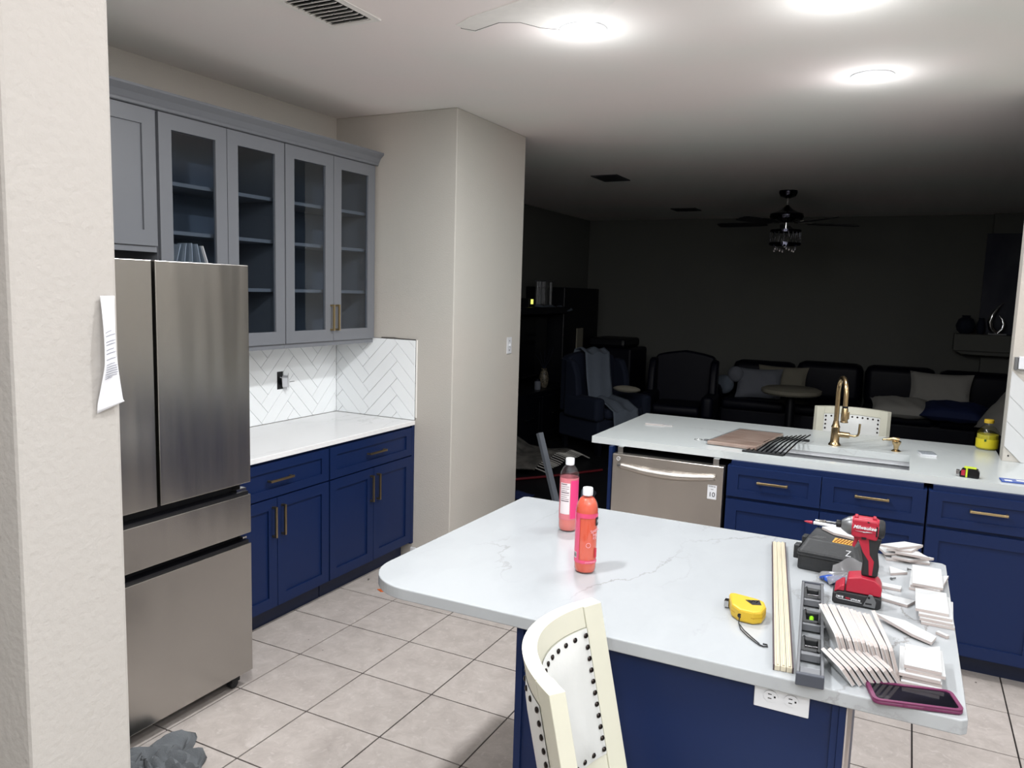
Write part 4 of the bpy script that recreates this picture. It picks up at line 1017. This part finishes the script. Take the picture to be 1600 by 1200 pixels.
MB().grid(flapf, 20, 8).build('bag_flap', M['bag'], t, smooth=True)
# ------------------------------------------------------------------ impact driver
t = thing('impact_driver', 'red and black cordless impact driver standing on its battery', 'power tool', (-.068, 2.325, ZI), R(2))
O = Vector((-.068, 2.325, ZI))
def D(x, z): return (x+.068, z-ZI)     # world silhouette -> local
def dprism(pts, w, name, m, bevel=.004, w0=None, smooth=True):
    return MB().prism([D(*p) for p in pts], -w if w0 is None else w0, w, 'y').build(name, m, t, world=False, bevel=bevel, smooth=smooth)
# battery
dprism([(-.134,.918),(-.128,.9155),(-.018,.9155),(-.009,.920),(-.009,.945),(-.020,.950),(-.118,.952),(-.134,.944)], .037, 'battery', M['rubber'])
dprism([(-.131,.9455),(-.120,.9525),(-.104,.9525),(-.104,.972),(-.112,.970),(-.128,.956)], .035, 'battery_top', M['red_tool'])
dprism([(-.102,.9525),(-.012,.9505),(-.010,.972),(-.016,.985),(-.030,.996),(-.064,1.000),(-.098,.992)], .033, 'foot', M['red_tool'])
# handle
dprism([(-.066,.998),(-.024,.998),(-.022,1.03),(-.028,1.07),(-.020,1.112),(-.080,1.112),(-.072,1.075),(-.064,1.04)], .0175, 'grip', M['rubber'], bevel=.007)
dprism([(-.046,1.004),(-.038,1.004),(-.036,1.045),(-.048,1.062),(-.054,1.112),(-.084,1.112),(-.066,1.068),(-.050,1.045)], -.0188, 'grip_inlay', M['red_tool'], bevel=.0008, w0=-.0170)
dprism([(-.095,1.078),(-.088,1.074),(-.078,1.100),(-.076,1.112),(-.094,1.112),(-.090,1.096)], .008, 'trigger', M['red_tool'], bevel=.002)
# head: lathe around the x axis
zc_ = 1.134-ZI; X0 = .068
def xl(prof, name, m, seg=28, sc=1): 
    mt = Matrix.Translation((0,0,zc_)) @ Matrix.Rotation(R(90), 4, 'Y')
    MB().lathe([(r, x+X0) for x, r in prof], seg=seg, mtx=mt).build(name, m, t, world=False, smooth=True)
xl([(-.1,.026),(-.097,.0275),(-.035,.0275),(-.030,.026)], 'motor_housing', M['red_tool'])
dprism([(-.0985,1.109),(-.032,1.104),(-.030,1.150),(-.034,1.160),(-.096,1.161),(-.0985,1.152)], .0255, 'housing_shell', M['red_tool'], bevel=.006)
xl([(-.031,.0262),(-.022,.0262),(-.016,.022),(-.014,.012)], 'rear_cap', M['rubber'])
xl([(-.126,.012),(-.121,.016),(-.108,.0245),(-.100,.0265),(-.099,.0265)], 'nose_cone', M['tool_grey'])
xl([(-.140,.0085),(-.138,.0105),(-.128,.0105),(-.126,.009)], 'chuck', M['black'])
xl([(-.170,.0032),(-.140,.0035)], 'bit_shank', M['tool_grey'], seg=6)
xl([(-.196,.0012),(-.192,.0035),(-.168,.005),(-.166,.003)], 'driver_bit', M['chrome'], seg=10)
b = MB()
for x in (-.088, -.042): b.prism([D(x-.007,1.158),D(x+.006,1.157),D(x+.003,1.166),D(x-.004,1.166)], -.012, .012, 'y')
b.build('top_rib', M['red_tool'], t, world=False, bevel=.001)
b = MB(); b.box(*[-.037+X0, -.033+X0], -.0282, -.0268, 1.118-ZI, 1.146-ZI)
for x, z in ((-.080,1.110),(-.075,1.1105)): pass
b.box(-.072+X0, -.060+X0, -.0272, -.0254, 1.106-ZI, 1.112-ZI).box(-.06+X0, -.055+X0, -.0272, -.024, 1.154-ZI, 1.157-ZI)
b.build('vent_slot', M['black'], t, world=False)
Rm = ROOT_MTX(t)
text('lettering', 'Milwaukee', .0135, Rm @ frame_mtx((-.066+X0, -.0284, 1.139-ZI), (1,0,-.02), (0,0,1)), M['white'], t, shear=.3, bold=.0003)
MB().prism([D(-.090,1.1285),D(-.060,1.1265),D(-.062,1.1295),D(-.046,1.1285),D(-.070,1.1255),D(-.068,1.1275)], -.0288, -.0278, 'y').build('lightning_mark', M['white'], t, world=False)
text('lettering', 'M18', .0085, Rm @ frame_mtx((-.113+X0, -.0375, .937-ZI), (1,0,-.05), (0,0,1)), M['white'], t, bold=.0002)
text('lettering', 'RED', .0065, Rm @ frame_mtx((-.094+X0, -.0375, .9355-ZI), (1,0,-.05), (0,0,1)), M['red_tool'], t, bold=.0002)
text('lettering', 'LITHIUM', .0065, Rm @ frame_mtx((-.074+X0, -.0375, .934-ZI), (1,0,-.05), (0,0,1)), M['white'], t, bold=.0002)
MB().tube([(-.122+X0,-.0374,.9415-ZI),(-.124+X0,-.0374,.934-ZI),(-.118+X0,-.0374,.9315-ZI),(-.058+X0,-.0374,.928-ZI)], .0006, 5).build('trim_line', M['white'], t, world=False)
b = MB(); b.prism([D(-.055,.922),(D(-.024,.920)),D(-.022,.938),D(-.033,.957),D(-.042,.957)], -.0405, -.0375, 'y'); b.build('belt_clip', M['tool_grey'], t, world=False, bevel=.001)
b = MB(); b.tube([(-.041+X0,-.0405,.948-ZI),(-.041+X0,-.0415,.948-ZI)], .0035, 10).box(-.049+X0, -.033+X0, -.0415, -.0404, .9285-ZI, .9325-ZI); b.build('clip_hole', M['black'], t, world=False)
# little things on the floor
o = MB().prism([(-2.648,3.550),(-2.608,3.530),(-2.578,3.560),(-2.618,3.575)], .0005, .004).build('paper_scrap', M['orange'], None); tag(o, 'tiny orange scrap on the floor tiles near the island corner', 'scrap')
# ------------------------------------------------------------------ living room
# ceiling fan
t = thing('ceiling_fan', 'dark chrome ceiling fan with crystal light drum in the living room', 'ceiling fan', (-1.193, 8.37, ZC))
fx, fy = -1.193, 8.37; Mf = mat('black_chrome', (60, 60, 70), .1, 1)
MB().lathe([(.088,0),(.09,-.02),(.075,-.055),(.02,-.075)], (fx,fy,ZC), 28).build('canopy', Mf, t, smooth=True)
MB().tube([(fx,fy,ZC-.07),(fx,fy,ZC-.15)], .013, 12).build('downrod', M['chrome'], t, smooth=True)
MB().lathe([(.012,.0),(.03,-.02),(.06,-.05),(.12,-.075),(.16,-.09),(.165,-.12),(.15,-.15),(.08,-.165),(.05,-.175)], (fx,fy,ZC-.14), 32).build('motor', Mf, t, smooth=True)
zb = ZC-.345+.02
for k, a in enumerate((197, 269, 341, 53, 125)):
    ar = R(a-27); mt = Matrix.Translation((fx, fy, zb)) @ Matrix.Rotation(ar, 4, 'Z') @ Matrix.Rotation(R(12), 4, 'X')
    bl = MB(); bl.prism([(.20,-.045),(.30,-.065),(.66,-.068),(.715,-.05),(.72,.0),(.715,.05),(.66,.068),(.30,.065),(.20,.045)], -.004, .004, mtx=mt)
    bo = bl.build('blade', M['dkwood'], t, bevel=.002)
    MB().prism([(.07,-.012),(.25,-.02),(.27,0),(.25,.02),(.07,.012)], .004, .010, mtx=mt).build('blade_arm', M['chrome'], bo, bevel=.001)
MB().tube([(fx,fy,zb+.02),(fx,fy,zb-.08)], .022, 12).build('stem', M['chrome'], t, smooth=True)
for z, r in ((zb-.075,.15), (zb-.205,.155)):
    MB().lathe([(r-.006,-.012),(r,-.012),(r,.012),(r-.006,.012),(r-.006,-.012)], (fx,fy,z), 36, cap=False).build('drum_ring', Mf, t, smooth=True)
for k in range(20):
    a = 2*PI*k/20; x, y = fx+.148*math.cos(a), fy+.148*math.sin(a)
    MB().tube([(x,y,zb-.09),(fx+.148*math.cos(a+.08),fy+.148*math.sin(a+.08),zb-.14),(x,y,zb-.195)], .005, 5).build('crystal_bar', M['crystal'], t)
for k in range(10):
    a = 2*PI*k/10; x, y = fx+.10*math.cos(a), fy+.10*math.sin(a)
    MB().ball((x,y,zb-.25-.02*(k % 2)), (.012,.012,.02), 6, 4).build('crystal_drop', M['crystal'], t)
MB().tube([(fx,fy,zb-.08),(fx,fy,zb-.23)], .01, 8).ball((fx,fy,zb-.235), .018, 10, 6).build('light_core', M['chrome'], t, smooth=True)
# sofa along the far wall
def rbox(b, x0, x1, y0, y1, z0, z1): return b.box(x0, x1, y0, y1, z0, z1)
t = thing('sectional_sofa', 'long black leather sectional sofa along the far living room wall', 'sofa', (-.4, 10.2, 0))
MB().box(-2.05, 1.9, 9.75, 10.64, .06, .40).build('base', M['dk'], t, bevel=.04)
for k in range(5):
    x0 = -2.03+.79*k
    MB().box(x0+.01, x0+.78, 9.70, 10.45, .38, .52).build('seat_cushion', M['dk'], t, bevel=.05, smooth=True)
    MB().box(x0+.01, x0+.78, 10.32, 10.64, .50, [.95,.985,.985,.975,.955][k]).build('back_cushion', M['dk'], t, bevel=.09, smooth=True)
MB().box(-2.26, -2.04, 9.70, 10.62, .1, .68).build('armrest', M['dk'], t, bevel=.08, smooth=True)
MB().box(.72, 1.6, 8.5, 9.75, .06, .50).build('chaise', M['dk'], t, bevel=.06, smooth=True)
def pillow(name, c, L, W, T, rot, m, label):
    t = MB(); mt = Matrix.Translation(c) @ rot
    def fn(sgn):
        def g(u, v):
            a = 2*u-1; b_ = 2*v-1; e = (1-a**4)*(1-b_**4); pin = 1-.10*(abs(a*b_))**.0*(1-max(abs(a), abs(b_))**6)
            return mt @ Vector((L/2*a*(1-.09*(1-abs(b_)**2)*abs(a)**3), W/2*b_*(1-.09*(1-abs(a)**2)*abs(b_)**3), sgn*T/2*max(e,0)**.6+.008*math.sin(9*a+5*b_)*e))
        return g
    t.grid(fn(1), 14, 14); t.grid(fn(-1), 14, 14)
    o = t.build(name, m, None, smooth=True); tag(o, label, 'pillow'); return o
X = lambda a: Matrix.Rotation(R(a), 4, 'X'); Zr = lambda a: Matrix.Rotation(R(a), 4, 'Z'); Yr = lambda a: Matrix.Rotation(R(a), 4, 'Y')
pillow('throw_pillow', (-1.62, 10.0, .70), .56, .40, .16, Zr(8) @ X(70), M['pillow_grey'], 'grey pillow on the left seat of the black sofa')
pillow('throw_pillow', (-1.38, 10.25, .74), .62, .36, .14, Zr(-4) @ X(75), M['beige'], 'beige pillow behind the grey pillow at the left of the sofa')
pillow('throw_pillow', (-.02, 9.75, .58), .62, .42, .16, Zr(4) @ X(18), M['pillow'], 'pale pillow lying flat in the middle of the sofa')
pillow('throw_pillow', (.37, 10.2, .74), .66, .46, .16, Zr(-6) @ X(72), M['pillow'], 'white pillow standing against the sofa back at right')
pillow('throw_pillow', (.50, 9.6, .60), .62, .42, .16, Zr(-8) @ X(15), M['navyfab'], 'blue pillow lying on the right seats of the sofa')
pillow('throw_pillow', (.95, 9.0, .74), .60, .60, .14, Zr(20) @ Yr(-52) , M['pillow'], 'large pale pillow leaning at the right end of the sofa near the juice jug')
t = thing('round_side_table', 'round beige-topped side table in front of the sofa', 'table', (-1.13, 9.2, 0))
MB().lathe([(.30,.69),(.325,.71),(.325,.745),(.28,.765),(.05,.775)], (-1.13,9.2,0), 32).build('cushion_top', M['beige'], t, smooth=True)
MB().lathe([(.22,0),(.22,.03),(.05,.06),(.05,.66),(.24,.69)], (-1.13,9.2,0), 24).build('pedestal', M['dkwood'], t, smooth=True)
t = thing('stuffed_toy', 'small round grey cushion toy propped on the sofa arm', 'cushion', (-1.92, 9.9, .55))
MB().ball((-1.90,9.95,.80), (.10,.07,.10), 16, 10).build('head', M['pillow_grey'], t, smooth=True)
MB().ball((-2.04,9.95,.66), (.13,.08,.12), 16, 10).build('body', M['grey_fab'], t, smooth=True)
# wingback chairs
def wingchair(x, y, rz, label, m):
    t = thing('wingback_chair', label, 'armchair', (x, y, 0), rz)
    kw = dict(world=False)
    MB().box(-.36, .36, -.33, .36, .14, .40).build('base', m, t, bevel=.03, smooth=True, **kw)
    MB().box(-.27, .27, -.38, .20, .40, .52).build('seat_cushion', m, t, bevel=.04, smooth=True, **kw)
    back = [(-.36,.42),(.36,.42),(.36,1.0),(.33,1.05),(.2,1.08),(.0,1.11),(-.2,1.08),(-.33,1.05),(-.36,1.0)]
    MB().prism(back, .22, .36, 'y').build('backrest', m, t, bevel=.03, smooth=True, **kw)
    for s in (-1, 1):
        MB().prism([(-.02,.60),(.22,.60),(.22,1.02),(.10,1.0),(.02,.86)], s*.36-.045, s*.36+.045, 'x').build('wing', m, t, bevel=.025, smooth=True, **kw)
        MB().box(s*.35-.07, s*.35+.07, -.36, .22, .38, .64).build('armrest', m, t, bevel=.045, smooth=True, **kw)
    for (a, b_) in ((-.3,-.28),(.3,-.28),(-.3,.3),(.3,.3)): MB().box(a-.025, a+.025, b_-.025, b_+.025, 0, .14).build('leg', M['dkwood'], t, **kw)
    return t
wingchair(-2.34, 9.0, R(6), 'dark wingback armchair left of the sofa, facing the kitchen', M['dk'])
wingchair(-3.02, 8.25, R(62), 'dark blue wingback armchair with grey throw near the entertainment center', M['dkfab'])
def throw(u, v):
    # drapes over the back of the left armchair and down its seat, width u
    path = [(-.02,.78),(.0,1.0),(.03,1.09),(.12,1.11),(.22,1.06),(.27,.80),(.34,.58),(.62,.55),(.78,.48),(.82,.25)]
    s = v*(len(path)-1); i = min(int(s), len(path)-2); f = s-i
    d = path[i][0]*(1-f)+path[i+1][0]*f; z = path[i][1]*(1-f)+path[i+1][1]*f
    a = R(62-90); ax = Vector((math.cos(a), math.sin(a), 0)); pr = Vector((-ax.y, ax.x, 0))
    p = Vector((-3.02, 8.25, 0)) - ax*.0
    # local -y of chair is its front
    fr = Vector((math.sin(R(62)), -math.cos(R(62)), 0)); sd = Vector((math.cos(R(62)), math.sin(R(62)), 0))
    q = Vector((-3.02, 8.25, 0)) + fr*(d-.34) + sd*(-.22+.36*u+.03*math.sin(5*v)) 
    return (q.x, q.y, z+.015*math.sin(12*u+3*v)+.02)
o = MB().grid(throw, 14, 36).build('throw_blanket', M['grey_fab'], None, smooth=True, solid=.012); tag(o, 'grey throw blanket draped over the dark blue armchair', 'blanket')
o = MB().ball((-2.72, 8.15, .72), (.16,.06,.04), 12, 8).build('folded_cloth', M['beige'], None, smooth=True); tag(o, 'small folded brown cloth on the arm of the draped armchair', 'cloth')
# entertainment center on the left wall
t = thing('entertainment_center', 'large dark wood entertainment center with towers and drawers at left', 'entertainment center', (-4.0, 8.6, 0))
m_ = M['dkwood']
MB().box(-4.38, -3.72, 6.6, 9.60, .0, .62).build('base_unit', m_, t, bevel=.01)
MB().box(-4.39, -3.85, 8.96, 10.15, .0, 1.82).build('tower', m_, t, bevel=.01)
MB().box(-4.39, -3.85, 6.1, 6.6, .0, 2.0).build('tower', m_, t, bevel=.01)
MB().box(-4.38, -3.80, 6.6, 8.95, 1.50, 1.58).build('bridge_shelf', m_, t, bevel=.01)
MB().box(-4.38, -4.34, 6.6, 8.95, .62, 1.50).build('back_board', m_, t)
for k in range(4):
    d = shaker_x('drawer', -3.70, 6.63+.73*k, 6.63+.73*k+.70, .08, .56, m_, t, fr=.05)
    pull(d, (-3.70, 6.98+.73*k, .34), (0,1,0), .2, (1,0,0), m='chrome')
t = thing('television', 'large flat black television inside the entertainment center', 'television', (-4.1, 8.0, .62))
MB().box(-4.10, -4.05, 7.2, 8.9, .72, 1.46).build('panel', M['black'], t, bevel=.01)
MB().box(-4.05, -4.045, 7.23, 8.87, .75, 1.43).build('screen', M['black_gloss'], t)
MB().box(-4.2, -3.95, 7.8, 8.3, .62, .64).box(-4.1, -4.06, 7.98, 8.12, .64, .74).build('stand', M['black'], t)
t = thing('photo_frames', 'tall metal lantern with glass sides on the entertainment center shelf', 'lantern', (-4.0, 8.66, 1.58))
t.name = 'metal_lantern'
b = MB()
for (a, c) in ((-.07,-.07),(.07,-.07),(-.07,.07),(.07,.07)): b.box(-4.0+a-.008, -4.0+a+.008, 8.66+c-.008, 8.66+c+.008, 1.58, 1.88)
b.box(-4.09, -3.91, 8.57, 8.75, 1.88, 1.90).box(-4.09, -3.91, 8.57, 8.75, 1.5805, 1.60); b.build('frame', M['tool_grey'], t)
MB().box(-4.065, -3.935, 8.595, 8.725, 1.60, 1.88).build('glass', M['crystal'], t)
t = thing('cable_box', 'small box with a glowing yellow indicator on the entertainment center', 'electronics', (-3.95, 8.0, 1.58))
MB().box(-4.05, -3.85, 7.94, 8.10, 1.5805, 1.68).build('case', M['black'], t, bevel=.004)
MB().box(-3.85, -3.847, 7.99, 8.05, 1.615, 1.67).build('indicator', M['glow'], t)
def shf(u, v): return (-3.80+.10*v-.02*math.sin(9*u), 8.25+.95*u, 1.588+.01*math.sin(8*u)-.10*max(0, v-.45)*(.3+u)+.01*math.sin(20*u))
o = MB().grid(lambda u, v: (shf(u,v)[0]-.12, shf(u,v)[1], shf(u,v)[2]), 24, 8).build('shelf_cloth', M['grey_fab'], None, smooth=True, solid=.006); tag(o, 'grey cloth hanging over the shelf edge of the entertainment center', 'cloth')
t = thing('decor_vase', 'patterned vase with dried sprigs on the entertainment center base', 'vase', (-3.85, 8.42, .62))
MB().lathe([(.03,0),(.05,.03),(.06,.10),(.045,.18),(.03,.21),(.035,.23)], (-3.85,8.42,.62), 18).build('body', mat('patterned_ceramic', (150, 140, 120), .4, var_rgb=(40, 38, 36), vscale=60), t, smooth=True)
for k in range(5): MB().tube([(-3.85,8.42,.84),(-3.85+.02*(k-2),8.42+.03*(k-2),.95),(-3.85+.03*(k-2),8.42+.06*(k-2),1.02+.02*k)], .0025, 5).build('sprig', M['dkfab'], t)
t = thing('pill_bottle', 'small grey bottle beside the patterned vase', 'bottle', (-3.82, 8.18, .62))
MB().lathe([(.035,0),(.037,.005),(.037,.09),(.03,.10)], (-3.82,8.18,.62), 16).build('body', M['pillow_grey'], t, smooth=True)
MB().lathe([(.03,.10),(.03,.125)], (-3.82,8.18,.62), 16).build('cap', M['dk'], t, smooth=True)
o = MB().box(-3.845, -3.825, 9.36, 9.56, .6205, 1.30).build('leaning_panel', M['beige'], None, bevel=.004); tag(o, 'pale narrow panel standing against the tower of the entertainment center', 'panel')
t = thing('storage_boxes', 'dark cardboard box with rounded lid right of the entertainment center', 'box', (-3.55, 9.9, 0)); t.name = 'storage_box'
MB().box(-3.80, -3.20, 9.7, 10.4, .0, 1.05).build('box', M['dk'], t, bevel=.03)
MB().box(-3.82, -3.30, 9.72, 10.38, 1.05, 1.17).build('lid', M['dkwood'], t, bevel=.04)
o = MB().box(-2.95, -2.62, 10.2, 10.6, 0, .95).build('speaker_cabinet', M['dk'], None, bevel=.02); tag(o, 'black floor speaker behind the wingback chair', 'speaker')
# folded rug and things on the living room floor
def rugf(u, v):
    return (-3.66+.60*v+.03*u, 6.45+1.05*u+.1*v, .03+.26*math.sin(PI*min(1, .15+.75*u))*(1-.55*v)*(.75+.25*math.sin(6*v+2))+.012*math.sin(18*u+6*v))
t = thing('folded_rug', 'heap of folded patterned rugs on the living room floor at left', 'rug', (-3.35, 7.1, 0))
MB().grid(rugf, 30, 30).build('rug', M['rug'], t, smooth=True, solid=.02)
b = MB()
for k in range(26):
    p = Vector(rugf(.02+.96*k/25, 1)); b.tube([p, p+Vector((.07, .01, -.02)), p+Vector((.12, .02, -.04))], .006, 4)
b.build('fringe', M['pillow'], t)['kind'] = 'stuff'
t = thing('rug_roll', 'dark striped rolled mat in front of the folded rugs', 'rug', (-3.3, 6.1, 0))
MB().tube([(-3.75,6.22,.075),(-3.2,6.32,.075)], .07, 16).build('roll', M['dk'], t, smooth=True)
for k in range(4): MB().lathe([(.0705,-.01),(.0725,0),(.0705,.01)], mtx=Matrix.Translation((-3.65+.13*k,6.24+.022*k,.075)) @ Matrix.Rotation(R(90),4,'Y'), seg=16, cap=False).build('stripe', M['grey_fab'], t, smooth=True)
t = thing('metal_channel', 'grey metal channel leaning upright beside the living room opening', 'metal channel', (-2.33, 5.5, 0))
dq = Vector((-.24,.10,.62)).normalized(); mt = frame_mtx((-2.33,5.5,.0), (1,.5,0), dq)
b = MB(); mt2 = Matrix.Translation((-2.33,5.5,.006)) @ dq.to_track_quat('Z','Y').to_matrix().to_4x4()
b.box(-.024, .024, -.002, .002, 0, .68, mtx=mt2).box(-.024, -.021, -.03, -.002, 0, .68, mtx=mt2).box(.021, .024, -.03, -.002, 0, .68, mtx=mt2)
b.build('channel', M['pipe'], t)
b = MB()
for k in range(3): b.tube([mt2 @ Vector((0,-.0035,.15+.2*k)), mt2 @ Vector((0,-.0015,.15+.2*k))], .004, 8)
b.build('hole', M['white'], t)
o = MB().tube([(-3.25,6.18,.02),(-2.95,6.6,.018),(-2.60,7.15,.02)], .012, 8).build('red_pole', M['red'], None, smooth=True); tag(o, 'thin red pole lying on the dark living room floor', 'pole')
t = thing('sneaker', 'dark shoe lying on the living room floor left of the dishwasher', 'shoe', (-2.35, 6.15, 0), R(100))
MB().prism([(-.13,0),(.13,0),(.14,.02),(.10,.045),(.02,.07),(-.04,.10),(-.12,.10),(-.135,.05)], -.045, .045, 'y').build('upper', M['grey_fab'], t, world=False, bevel=.02, smooth=True)
MB().prism([(-.135,0),(.14,0),(.145,.012),(-.14,.02)], -.048, .048, 'y').build('sole', M['dk'], t, world=False, bevel=.006)
o = MB().grid(lambda u, v: (-3.05+.28*u, 5.75+.2*v, .004+.04*math.sin(PI*u)*math.sin(PI*v)+.008*math.sin(15*u+9*v)**2), 14, 12).build('floor_cloth', M['navyfab'], None, smooth=True, solid=.006); tag(o, 'small blue cloth on the floor behind the beige wall', 'cloth')
# fireplace mantel, art, sculpture
struct('wall_chimney', MB().box(.80, 2.4, 10.95, 11.1, 0, ZC), M['wall_living'])
o = MB().box(.485, 2.2, 10.68, 10.95, 1.205, 1.405).build('mantel_shelf', M['wall_living'], None, bevel=.01); tag(o, 'thick painted mantel shelf behind the right end wall', 'shelf')
MB().prism([(.51,1.205),(2.2,1.205),(2.2,1.15),(.58,1.165)], 10.72, 10.95, 'y').build('mantel_corbel', M['wall_living'], o)
t = thing('abstract_painting', 'dark blue and grey abstract canvas above the mantel', 'painting', (1.1, 10.94, 1.42))
MB().box(.74, 1.55, 10.905, 10.945, 1.41, 2.60).build('canvas', M['art'], t)
def swoosh(pts, rad, name, tt):
    MB().tube(pts, rad, 12).build(name, M['chrome'], tt, smooth=True)
t = thing('metal_sculpture', 'polished silver curved flame sculpture on the mantel', 'sculpture', (.90, 10.80, 1.405))
sx, sy, sz = .90, 10.80, 1.425
pts = [(sx+.02,sy,sz+.0),(sx-.04,sy,sz+.06),(sx-.055,sy,sz+.13),(sx-.035,sy,sz+.22),(sx+.01,sy,sz+.30),(sx+.07,sy,sz+.37)]
swoosh(pts, [.028,.03,.028,.024,.016,.003], 'outer_curve', t)
pts = [(sx+.03,sy,sz+.0),(sx+.075,sy,sz+.05),(sx+.085,sy,sz+.11),(sx+.065,sy,sz+.17),(sx+.03,sy,sz+.21)]
swoosh(pts, [.02,.022,.022,.016,.004], 'inner_curve', t)
MB().box(sx-.07, sx+.12, sy-.05, sy+.05, 1.405, 1.425).build('plinth', M['tool_grey'], t, bevel=.003)
t = thing('dark_vase', 'round dark vase at the left end of the mantel', 'vase', (.60, 10.82, 1.405))
MB().lathe([(.05,0),(.09,.04),(.105,.10),(.08,.17),(.04,.20)], (.60,10.82,1.405), 20).build('body', M['dkfab'], t, smooth=True)
MB().lathe([(.04,.20),(.05,.215),(.04,.22)], (.60,10.82,1.405), 20).build('lip', M['dkfab'], t, smooth=True)
t = thing('dark_vase', 'narrow dark vase beside the silver sculpture', 'vase', (.745, 10.82, 1.405))
MB().lathe([(.03,0),(.045,.05),(.045,.12),(.025,.18)], (.757,10.82,1.405), 20).build('body', M['dkfab'], t, smooth=True)
MB().lathe([(.025,.18),(.032,.195)], (.757,10.82,1.405), 20).build('lip', M['dkfab'], t, smooth=True)
